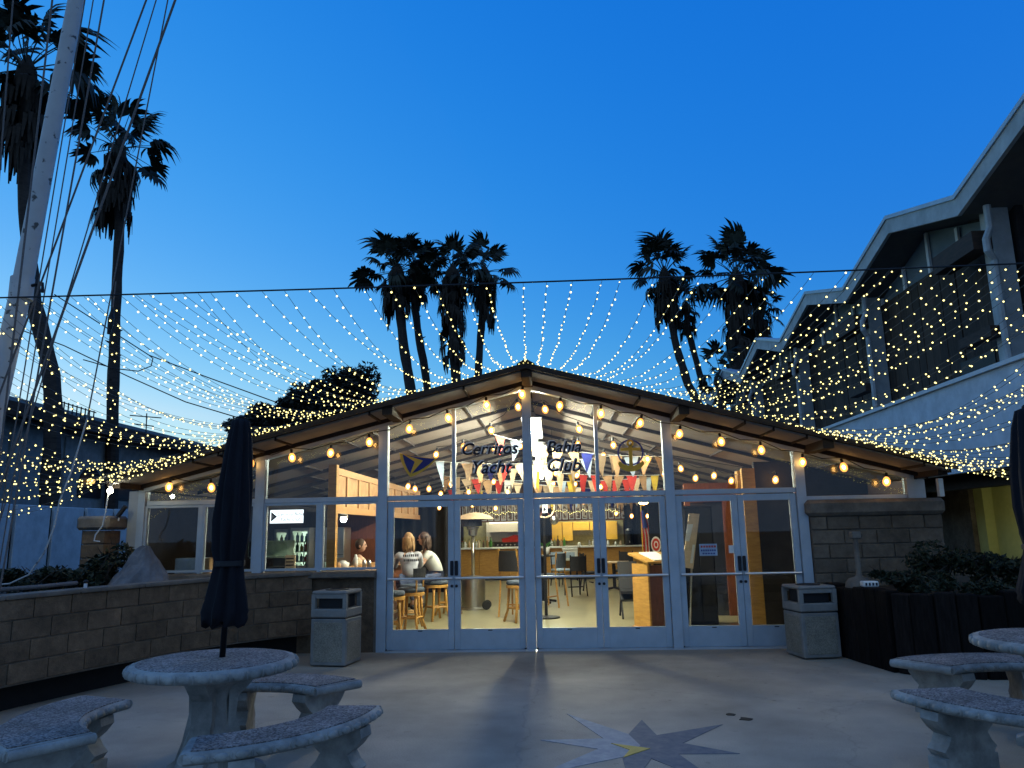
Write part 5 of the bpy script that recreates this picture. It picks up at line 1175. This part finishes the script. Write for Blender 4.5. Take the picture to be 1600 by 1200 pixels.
mb = MB(); rl = random.Random(8)
for row, (z, x0, x1) in enumerate(((1.2, -.13, .13), (1.12, -.14, .14))):
    x = x0
    while x < x1:
        l = rl.uniform(.018, .03); mb.box(x, x+l, .105+.0*row, .114, z-.022, z+.02); x += l+.012
mb.build('shirt_print', 'ink', P1, local=True)
seated('person in a white shirt with dark brown hair leaning over the side bar', -2.16, 14.45, radians(-65), 'shirt_white', 'brown_hair', 'denim', .17, -.3, True, .72, 0)
seated('dim person in a cream top behind the side bar, half hidden by the window frame', -3.75, 14.6, radians(90), 'cream', 'brown_hair', 'black', .05, 0, False, .62, 0)
st = thing('bar_stool', 'plain stool under the dim person behind the side bar', 'bar stool', (-3.75, 14.6, 0)); mb = MB(); mb.lathe([(.16, .57), (.18, .58), (.18, .62), (.15, .63)], 16); mb.build('seat', 'black', st, local=True)
for k in range(4):
    mb = MB(); a = k*pi/2; mb.tube([(.12*cos(a), .12*sin(a), .57), (.2*cos(a), .2*sin(a), .006)], .015, 6); mb.build('leg', 'black_metal', st, local=True)
# ================================================================== patio heater
hx, hy = -1.67, 16.4
PH = thing('patio_heater', 'tall steel mushroom patio heater standing inside behind the second door', 'heater', (hx, hy, 0))
mb = MB(); mb.lathe([(.34, .006), (.34, .03), (.3, .05), (.25, .06), (.25, .62), (.22, .66), (.05, .68)], 28, (hx, hy, 0)); autosmooth(mb.build('tank_housing', 'steel', PH), 30)
mb = MB(); mb.tube([(hx, hy, .68), (hx, hy, 1.5)], .035, 12); mb.build('pole', 'steel', PH, smooth=True)
mb = MB(); mb.lathe([(.06, 1.5), (.09, 1.52), (.1, 1.63), (.13, 1.65), (.13, 1.69)], 18, (hx, hy, 0)); mb.build('burner', 'steel', PH)
mb = MB(); mb.lathe([(.1, 1.695), (.26, 1.7), (.25, 1.86), (.02, 1.88)], 20, (hx-.06, hy, 0)); mb.build('burner_screen', 'black', PH)
mb = MB(); mb.lathe([(.4, 1.84), (.41, 1.845), (.3, 1.93), (.12, 1.98), (.01, 1.99)], 28, (hx+.05, hy, 0)); autosmooth(mb.build('reflector', 'cream', PH), 40)
for s in (-1, 1):
    mb = MB(); mb.tube([(hx+.3, hy-.22+.1*s-.02, .1), (hx+.3, hy-.22+.1*s+.02, .1)], .09, 14); mb.build('wheel', 'black', PH)
# ================================================================== tables and chairs
def chair(label, x, y, rz, seat='black', frame='red_wood', h=.46, bh=.95, arms=False):
    t = thing('dining_chair', label, 'chair', (x, y, 0), rz, 'chairs inside the clubhouse')
    mb = MB(); mb.bbox(-.22, .22, -.22, .22, h-.04, h+.025, .02); mb.build('seat', seat, t, local=True)
    mb = MB(); n = 8
    for k in range(n):
        a, b = -1+2*k/n, -1+2*(k+1)/n; f = lambda u: .21+.05*(1-u*u)
        mb.prism([(.21*a, f(a)), (.21*b, f(b)), (.21*b, f(b)+.03), (.21*a, f(a)+.03)], h+.14, bh, 'z')
    mb.build('backrest', seat, t, local=True)
    for sx in (-1, 1):
        mb = MB(); mb.tube([(sx*.19, -.19, h-.04), (sx*.2, -.21, .006)], [.02, .016], 6); mb.build('leg', frame, t, local=True)
        mb = MB(); mb.tube([(sx*.2, .27, .006), (sx*.19, .2, h-.02), (sx*.2, .235, bh-.02), (sx*.2, .24, bh+.03)], .018, 6); mb.build('leg', frame, t, local=True)
        if arms: mb = MB(); mb.tube([(sx*.22, .22, h+.24), (sx*.25, -.15, h+.22), (sx*.22, -.19, h)], .018, 6); mb.build('armrest', frame, t, local=True)
    mb = MB(); mb.box(-.19, .19, -.02, .02, .2, .225); mb.build('stretcher', frame, t, local=True); return t
chair('tall wooden chair with dark rounded back, left of the centre post', -.72, 14.9, radians(150), 'black', 'oak', .7, 1.22, True)
chair('tall wooden chair with splayed legs right of the centre post at the high table', -.02, 16.6, radians(-120), 'slate', 'oak', .66, 1.1)
chair('black metal cafe chair between the high table and the white table', .55, 19.2, radians(200), 'black', 'black_metal')
chair('dark upholstered chair left of the white-topped table', 1.02, 20.8, radians(100), 'black', 'black')
chair('dark chair behind the white-topped table', 1.95, 21.7, radians(-30), 'black', 'black')
chair('dark chair right of the white-topped table', 2.25, 20.3, radians(-100), 'black', 'black')
chair('pale plastic chair by the white ice chest', .25, 22.6, radians(30), 'sky_cloth', 'black_metal')
def table(label, x, y, r, h, top, leg, sq=False):
    t = thing('dining_table', label, 'table', (x, y, 0)); mb = MB()
    if sq: mb.bbox(x-r, x+r, y-r*.7, y+r*.7, h-.035, h, .008)
    else: mb.lathe([(r-.01, h-.035), (r, h-.025), (r, h-.008), (r-.01, h)], 28, (x, y, 0))
    mb.build('table_top', top, t)
    mb = MB(); mb.tube([(x, y, .05), (x, y, h-.036)], .045, 10); mb.build('column', leg, t)
    mb = MB()
    for k in range(4): a = k*pi/2+.5; mb.tube([(x, y, .08), (x+.32*cos(a), y+.32*sin(a), .03)], .028, 6)
    mb.build('foot', leg, t); return t
table('white-topped square dining table in front of the back bar', 1.62, 20.7, .42, .74, 'cream', 'black_metal', True)
table('dark high table with black column right of the centre post', -.22, 17.5, .34, 1.04, 'black', 'black_metal')
WP_ = thing('ring_sign', 'round ring sign with a white card on a black pole right of the centre post', 'sign', at(852, 793, 'y', 14.5))
c = at(851, 793, 'y', 14.5); mb = MB()
rg = [(c.x+.185*cos(2*pi*k/24), 14.5, c.z+.185*sin(2*pi*k/24)) for k in range(25)]; mb.tube(rg, .016, 6, False); mb.build('ring', 'cream', WP_)
for k in range(6):
    a = k*pi/3; mb = MB(); mb.tube([(c.x+.06*cos(a), 14.5, c.z+.06*sin(a)), (c.x+.17*cos(a), 14.5, c.z+.17*sin(a))], .01, 5); mb.build('spoke', 'red_wood', WP_)
mb = MB(); mb.box(c.x-.045, c.x+.055, 14.46, 14.47, c.z-.1, c.z+.06); mb.build('card', 'white_gloss', WP_)
mb = MB(); mb.prism([(c.x-.025, c.z-.07), (c.x+.03, c.z-.045), (c.x-.02, c.z+.03)], 14.455, 14.459, 'y'); mb.build('mark', 'ink', WP_)
mb = MB(); mb.box(c.x-.04, c.x+.05, 14.46, 14.47, c.z+.07, c.z+.11); mb.build('tab', 'red', WP_)
mb = MB(); mb.tube([(c.x-.02, 14.53, .02), (c.x-.02, 14.53, c.z+.3)], .028, 8); mb.build('pole', 'black_metal', WP_)
mb = MB(); mb.lathe([(.25, .006), (.25, .03), (.04, .05)], 20, (c.x-.02, 14.53, 0)); mb.build('base', 'black_metal', WP_)
q = at(866, 813, 'y', 15.2); GL = thing('hanging_globe', 'small metal globe hanging beside the ring sign', 'globe', q)
mb = MB(); mb.ball(q, .085, 16, 10); mb.build('globe', 'steel', GL, smooth=True); mb = MB(); mb.tube([q+Vector((0, 0, .08)), (q.x, q.y, gz(q.x)-.03)], .005, 4); mb.build('cord', 'cable', GL)
q = at(853, 838, 'y', 17.5); PL = thing('potted_plant', 'small green potted plant standing on the high table', 'plant', (q.x, 17.5, 1.04))
mb = MB(); mb.lathe([(.06, 1.041), (.085, 1.2), (.08, 1.205)], 14, (q.x, 17.5, 0)); mb.build('pot', 'white_gloss', PL, smooth=True)
for k in range(12):
    a = k*.9; d = Vector((cos(a), sin(a), R(.5, 1.2))).normalized(); s_ = Vector((-sin(a), cos(a), 0))*.035; p0 = Vector((q.x, 17.5, 1.2)); l = R(.18, .3)
    mb = MB(); mb.add([p0, p0+d*l*.5+s_, p0+d*l+Vector((0, 0, -.04)), p0+d*l*.5-s_], [(0, 1, 2, 3)]); mb.build('leaf', 'green', PL)
# ================================================================== lectern
LE = thing('lectern', 'wooden lectern with open white papers on its sloping top', 'lectern', (1.72, 12.95, 0))
mb = MB(); mb.box(1.42, 1.455, 12.75, 13.25, .03, 1.02); mb.build('side_panel', 'oak', LE)
mb = MB(); mb.box(2.0, 2.035, 12.75, 13.25, .03, 1.02); mb.build('side_panel', 'oak', LE)
mb = MB(); mb.box(1.456, 1.999, 12.755, 12.79, .03, 1.0); mb.build('front_panel', 'red_wood', LE)  # darker wood stands in for the shade on the unlit front
mb = MB(); mb.prism([(12.68, 1.03), (13.3, 1.16), (13.3, 1.195), (12.68, 1.06)], 1.38, 2.07, 'x'); mb.build('sloping_top', 'oak', LE)
mb = MB(); mb.box(1.4, 2.05, 12.72, 13.27, .004, .029); mb.build('base', 'oak_light', LE)
mb = MB(); mb.box(1.82, 1.95, 12.748, 12.754, .86, .94); mb.build('plate', 'sky_cloth', LE)
LPp = thing('loose_papers', 'stack of white papers lying open on the lectern', 'papers', (1.68, 13.0, 1.13)); mb = MB()
mb.prism([(12.72, 1.072), (13.2, 1.176), (13.2, 1.2), (12.72, 1.085)], 1.52, 1.84, 'x'); mb.build('sheets', 'white_gloss', LPp)
LE.rotation_euler = (0, 0, radians(24)); LPp.rotation_euler = (0, 0, radians(24))
OC = thing('folded_chair', 'black folded chair leaning behind the lectern', 'chair', (1.33, 14.4, 0))
mb = MB(); mb.prism([(14.1, .35), (14.25, .3), (14.55, .95), (14.45, 1.0)], 1.2, 1.55, 'x'); mb.build('backrest', 'black', OC)
mb = MB(); mb.prism([(14.0, .45), (14.5, .55), (14.5, .6), (14.0, .5)], 1.2, 1.55, 'x'); mb.build('seat', 'black', OC)
for s in (1.22, 1.53):
    mb = MB(); mb.tube([(s, 14.0, .03), (s, 14.45, .6)], .018, 6); mb.tube([(s, 14.6, .03), (s, 14.15, .5)], .018, 6); mb.build('leg', 'black_metal', OC)
# ================================================================== flags
q = at(1003, 805, 'y', 22)
FG = thing('striped_flag', 'red and white striped flag hanging in folds on an indoor pole', 'flag', (q.x, 22, 0))
mb = MB(); mb.tube([(q.x-.02, 22, .05), (q.x-.02, 22, 2.3)], .018, 8); mb.build('pole', 'gold', FG); mb = MB(); mb.lathe([(.16, .006), (.15, .04), (.03, .08)], 16, (q.x-.02, 22, 0)); mb.build('base', 'gold', FG)
for k in range(9):
    x0 = q.x-.03+.032*k; mb = MB(); mb.tube([(x0, 21.97+.03*(k % 2), 2.05-.02*k), (x0+.05+.01*k, 21.96+.03*(k % 2), 1.4), (x0+.06+.014*k, 21.97, .72+.02*k)], [.012, .02, .024], 6); mb.build('stripe', 'red' if k % 2 == 0 else 'white_gloss', FG)
mb = MB(); mb.tube([(q.x+.02, 21.93, 2.08), (q.x+.06, 21.92, 1.6)], [.04, .07], 8); mb.build('canton', 'blue', FG)
q = at(1025, 851, 'y', 19.5)
BF = thing('blue_flag', 'dark blue hanging flag with a round red and white emblem', 'flag', (q.x, 19.5, 1.0))
mb = MB(); mb.box(q.x-.16, q.x+.28, 19.5, 19.52, .75, 2.3); mb.build('cloth', 'curtain', BF)
for r_, m_, dy in ((.2, 'white_gloss', .0), (.155, 'red', .004), (.09, 'white_gloss', .008), (.055, 'red', .012)):
    mb = MB(); mb.prism([(q.x+r_*.62*cos(2*pi*k/28), q.z+r_*sin(2*pi*k/28)) for k in range(28)], 19.496-dy, 19.4995-dy, 'y'); mb.build('emblem_disc', m_, BF)
mb = MB(); mb.tube([(q.x+.31, 19.5, .02), (q.x+.31, 19.5, 2.35)], .016, 8); mb.build('pole', 'steel', BF); mb = MB(); mb.tube([(q.x-.16, 19.51, 2.31), (q.x+.31, 19.51, 2.31)], .012, 6); mb.build('crossbar', 'steel', BF)
# ================================================================== pennants
pmats = ['cream', 'tan', 'cream', 'yellow_cloth', 'cream', 'white_gloss', 'tan', 'blue', 'sky_cloth', 'cream', 'red', 'tan', 'cream', 'tan']
pme = []
for k in range(4):
    wv = (.1, .13, .085, .11)[k]; hh = (.42, .36, .5, .34)[k]; mb = MB(); vs = []; n = 4
    for s in (0, .006):
        for i in range(n+1):
            u = i/n; ww = wv*(1-u*.92); yy = .03*sin(u*3+k); vs += [(-ww, yy+s, -hh*u), (ww, yy+s+.012, -hh*u)]
    o_ = (n+1)*2; mb.add(vs, [(2*i, 2*i+1, 2*i+3, 2*i+2) for i in range(n)]+[(o_+2*i, o_+2*i+2, o_+2*i+3, o_+2*i+1) for i in range(n)]); pme.append(mb)
PM = {}
def pennant_mesh(k, m_):
    if (k, m_) not in PM: o = pme[k].build('pennant', m_, local=True); PM[(k, m_)] = o.data; bpy.data.objects.remove(o)
    return PM[(k, m_)]
rp = random.Random(21)
for j, (y, xa, xb, lab) in enumerate(((13.6, -1.0, 2.1, 'the row nearest the glass'), (15.0, -2.3, 1.4, 'the second row back'), (16.4, -1.9, 2.6, 'the third row back'), (18.0, -2.6, 2.4, 'the fourth row back'), (19.8, -2.2, 3.1, 'the fifth row back'), (22.0, -3.0, 3.2, 'the sixth row back'), (24.2, -2.6, 2.8, 'the row farthest back'))):
    za, zb = gz(xa)-.22, gz(xb)-.22
    t = thing('pennant_line', 'line of many-coloured club pennants hung across the room, '+lab, 'pennants', ((xa+xb)/2, y, 2.6), group='pennant lines under the ceiling')
    f = lambda u: Vector((xa+(xb-xa)*u, y, za+(zb-za)*u-.12*4*u*(1-u)))
    mb = MB(); mb.tube([f(k/16) for k in range(17)], .006, 4); mb.build('cord', 'white_paint', t)
    n = int((xb-xa)/.25)
    for k in range(n):
        if rp.random() < .06: continue
        p = f((k+.5)/n); inst('pennant', pennant_mesh(rp.randrange(4), rp.choice(pmats)), t, p-Vector((0, 0, .008)), (rp.uniform(-.25, .25), rp.uniform(-.2, .2), rp.uniform(-.7, .7)), (1, 1, 1), local=False)
# ================================================================== right side: mirror, board, posts
RWt = thing('right_partition', 'red-brown partition with a wide framed mirror, inside behind the fifth door', 'partition', (2.9, 14.6, 0))
mb = MB(); mb.box(2.5, 2.6, 14.5, 14.6, .004, 2.4); mb.build('frame_post', 'red_wood', RWt)
mb = MB(); mb.box(3.2, 3.45, 14.5, 14.6, .004, 2.4); mb.build('frame_post', 'red_wood', RWt)
mb = MB(); mb.box(2.601, 3.199, 14.505, 14.6, 2.05, 2.4); mb.build('frame_head', 'red_wood', RWt)
mb = MB(); mb.box(2.601, 3.199, 14.56, 14.59, .004, 2.049); mb.build('mirror_panel', mat('dark_mirror', (.03, .035, .05), .12, 0, spec=1.0, bump=0), RWt)
mb = MB(); mb.box(3.46, 3.66, 14.3, 14.5, .004, 2.6); tag(mb.build('wood_post', 'oak'), 'orange wood post behind the right stile of the fifth door', 'post')
DW = thing('entry_wall', 'dark brown wall with an orange wood edge inside the rightmost door', 'partition', (3.7, 12.2, 0))
mb = MB(); mb.box(3.05, 3.25, 12.3, 12.4, .004, 2.5); mb.build('edge_board', 'oak', DW)
mb = MB(); mb.box(3.251, 4.99, 12.32, 12.42, .004, 2.6); mb.build('panel', 'dark_wall', DW)
CB = thing('dark_cabinet', 'tall dark cabinet standing behind the fifth door', 'cabinet', (2.45, 13.3, 0))
mb = MB(); mb.bbox(2.22, 2.72, 13.2, 13.6, .01, 1.95, .012); mb.build('body', 'navy', CB)
mb = MB(); mb.bbox(2.24, 2.465, 13.185, 13.199, .06, 1.9, .004); mb.build('cabinet_door', 'black', CB); mb = MB(); mb.bbox(2.475, 2.7, 13.185, 13.199, .06, 1.9, .004); mb.build('cabinet_door', 'black', CB)
qb = [at(a, b, 'y', 12.3) for a, b in ((1077, 802), (1093, 803), (1083, 889), (1066, 886))]
NB = thing('notice_board', 'leaning beige notice board with two paper notices behind the fifth door', 'notice board', (qb[3].x, 12.3, 1.0))
mb = MB(); mb.prism([(p.x, p.z) for p in qb], 12.3, 12.33, 'y'); mb.build('board', 'cream', NB)
mb = MB(); mb.tube([(qb[3].x+.07, 12.36, .01), (qb[0].x+.07, 12.36, qb[0].z)], .015, 6); mb.build('stand', 'steel', NB)
for (a, b, c_, d_) in (((1074, 819), (1083, 819), (1077, 846), (1070, 845)), ((1082, 851), (1086, 851), (1082, 880), (1078, 880))):
    mb = MB(); mb.prism([(at(p[0], p[1], 'y', 12.3).x, at(p[0], p[1], 'y', 12.3).z) for p in (a, b, c_, d_)], 12.292, 12.297, 'y'); mb.build('notice', 'white_gloss', NB)
# paper signs taped on the fifth door
q0, q1 = at(1092, 850, 'y', D), at(1121, 868, 'y', D)
DS = thing('door_notice', 'white paper notice with red and blue print taped on the fifth door', 'notice', (q0.x, D-.02, q1.z))
mb = MB(); mb.box(q0.x, q1.x, D-.012, D-.008, q1.z, q0.z); mb.build('paper', 'sky_cloth', DS)
mb = MB()
for k in range(6): mb.box(q0.x+.02+.036*k, q0.x+.045+.036*k, D-.0145, D-.0125, q0.z-.05, q0.z-.022)
mb.build('red_print', 'red', DS); mb = MB()
for k in range(7): mb.box(q0.x+.02+.03*k, q0.x+.04+.03*k, D-.0145, D-.0125, q0.z-.1, q0.z-.075)
for k in range(5): mb.box(q0.x+.04+.036*k, q0.x+.065+.036*k, D-.0145, D-.0125, q1.z+.02, q1.z+.04)
mb.build('blue_print', 'blue', DS)
q0, q1 = at(1138, 852, 'y', D), at(1149, 864, 'y', D)
mb = MB(); mb.box(q0.x, q1.x, D-.012, D-.008, q1.z, q0.z); tag(mb.build('paper_slip', 'white_gloss'), 'small blank white paper slip beside the printed door notice', 'notice')
# ================================================================== behind the left windows
q = at(450, 807, 'y', 14.0)
CS = thing('club_sign', 'backlit white sign with burgee and club name over the drinks coolers', 'sign', q)
mb = MB(); mb.box(q.x-.34, q.x+.3, 14.0, 14.12, q.z-.13, q.z+.13); mb.build('sign_box', 'black', CS)
mb = MB(); mb.box(q.x-.33, q.x+.29, 13.985, 13.998, q.z-.12, q.z+.12); mb.build('sign_face', 'sign_glow', CS)
mb = MB(); mb.prism([(q.x-.31, q.z-.09), (q.x-.2, q.z), (q.x-.31, q.z+.09)], 13.98, 13.984, 'y'); mb.build('burgee', 'ink', CS)
mb = MB(); mb.prism([(q.x-.295, q.z-.04), (q.x-.24, q.z), (q.x-.295, q.z+.04)], 13.976, 13.979, 'y'); mb.build('burgee_mark', 'white_gloss', CS)
text_obj('lettering', 'Cerritos Bahia', .085, 'ink', CS, (q.x+.05, 13.982, q.z+.04), ext=.001, shear=.2); text_obj('lettering', 'Yacht Club', .085, 'ink', CS, (q.x+.05, 13.982, q.z-.055), ext=.001, shear=.2)
def cooler(label, x0, x1, y, z0, z1, n):
    t = thing('drinks_cooler', label, 'cooler', ((x0+x1)/2, y+.3, 0), group='glass-fronted drinks coolers')
    b = MB(); b.box(x0, x0+.04, y, y+.6, .01, z1); b.box(x1-.04, x1, y, y+.6, .01, z1); b.box(x0+.041, x1-.041, y+.55, y+.6, .01, z1); b.box(x0+.041, x1-.041, y, y+.549, z1-.06, z1); b.box(x0+.041, x1-.041, y, y+.549, .01, z0); b.build('case', 'steel', t)
    mb = MB(); mb.box(x0+.045, x1-.045, y+.52, y+.545, z0, z1-.07); mb.build('lit_back', 'cool_glow', t)
    rc_ = random.Random(int(x0*-100)); bm_ = ['white_gloss', 'yellow_cloth', 'green', 'sky_cloth', 'red']
    for k in range(n):
        z = z0+.01+(z1-z0-.1)*k/n; mb = MB(); mb.box(x0+.045, x1-.045, y+.08, y+.5, z, z+.012); mb.build('shelf', 'white_gloss', t)
        x = x0+.09
        while x < x1-.08:
            h = rc_.uniform(.13, .2); mb = MB(); mb.lathe([(.03, z+.0125), (.032, z+h*.65), (.012, z+h*.8), (.012, z+h)], 8, (x, y+.15, 0)); mb.build('bottle', rc_.choice(bm_), t); x += .085
    mb = MB(); mb.box(x0+.045, x1-.045, y-.012, y-.004, z0, z1-.07); mb.build('cooler_door', 'glass', t)
    mb = MB(); mb.tube([(x1-.08, y-.035, z0+.15), (x1-.08, y-.035, z1-.25)], .012, 6); mb.build('handle', 'black_metal', t); return t
cooler('tall drinks cooler with bright lit front under the right half of the club sign', -4.86, -4.5, 14.2, .9, 1.72, 4)
cooler('narrow drinks cooler under the left half of the club sign', -5.2, -4.93, 14.3, 1.25, 1.7, 2)
cooler('small cooler low down by the window mullion', -4.18, -3.95, 14.0, .78, 1.15, 2)
SC_ = thing('serving_counter', 'glass-topped serving counter with pale front in front of the coolers', 'counter', (-4.8, 13.4, 0))
mb = MB(); mb.box(-5.3, -4.42, 13.3, 13.8, .01, 1.05); mb.build('base', 'navy', SC_); mb = MB(); mb.box(-5.3, -4.62, 13.33, 13.36, 1.22, 1.48); mb.build('glass_case', 'glass', SC_)
mb = MB(); mb.box(-5.3, -4.62, 13.4, 13.75, 1.2, 1.23); mb.box(-5.3, -4.62, 13.7, 13.75, 1.231, 1.5); mb.build('case_back', mat('pale_green_panel', (.4, .5, .4), .5), SC_)
mb = MB(); mb.box(-4.62, -4.44, 13.28, 13.298, .85, 1.25); mb.build('menu_panel', 'cream', SC_); mb = MB()
for k in range(5): mb.box(-4.6, -4.47, 13.275, 13.279, 1.18-.055*k, 1.2-.055*k)
mb.build('menu_lines', 'ink', SC_)
ST = thing('steel_unit', 'brown-steel upright unit right of the coolers', 'cabinet', (-4.25, 14.7, 0)); mb = MB(); mb.bbox(-4.47, -3.95, 14.6, 15.1, .01, 1.72, .01); mb.build('body', 'steel', ST); mb = MB(); mb.box(-4.46, -3.96, 14.59, 14.598, 1.2, 1.21); mb.build('seam', 'black', ST)
BK = thing('back_shelf', 'dark shelf unit with bottles behind the leftmost window', 'shelf', (-5.2, 13.0, 0))
mb = MB(); mb.box(-5.85, -5.35, 12.9, 13.3, .01, .95); mb.build('base', 'dark_wall', BK)
mb = MB(); mb.box(-5.85, -5.35, 12.85, 13.3, 1.2, 1.24); mb.build('shelf_board', 'red_wood', BK)
for k in range(5):
    mb = MB(); mb.lathe([(.03, 1.241), (.032, 1.38), (.012, 1.44), (.012, 1.5)], 8, (-5.8+.09*k, 13.0, 0)); mb.build('bottle', ['brown_wall', 'olive', 'white_gloss', 'tan', 'olive'][k], BK)
for a, b, y, m_, z0, z1, lab in (((-5.62), -5.22, 11.35, 'sky_cloth', SZ-.03, SZ+.2, 'pale blue storage box on the sill behind the leftmost window'), (-5.21, -5.06, 11.3, 'tan', SZ-.03, SZ+.2, 'brown cardboard box beside the pale blue box')):
    mb = MB(); mb.bbox(a, b, y, y+.35, z0, z1, .012); tag(mb.build('storage_box', m_), lab, 'box')
mb = MB(); mb.box(-5.9, -2.5, 11.0, 11.75, SZ-.08, SZ-.031); WS = mb.build('window_shelf', 'dark_wall'); tag(WS, 'dark inside shelf running along the left windows', 'shelf')
b = MB(); b.ball((0, 0, 0), 1, 12, 8, (.11, .09, .08)); q = at(357, 878, 'y', 11.2); b.v = [(x+q.x, y+11.3, z+SZ+.048) for x, y, z in b.v]; tag(b.build('white_basket', 'white_gloss', smooth=True), 'round white bowl-shaped lamp on the window shelf left of the umbrella', 'bowl')
CLb = thing('ring_cluster', 'cluster of two warm globe lamps hanging right of the fourth door', 'pendant lamp', at(1005, 784, 'y', 17))
for dx in (-.05, .06):
    q = at(1005, 784, 'y', 17)+Vector((dx, 0, 0)); mb = MB(); mb.ball(q, .05, 10, 7); mb.build('bulb', 'bulb', CLb, smooth=True)
    mb = MB(); mb.tube([q+Vector((0, 0, .05)), (q.x, q.y, gz(q.x)-.02)], .005, 4); mb.build('cord', 'cable', CLb)
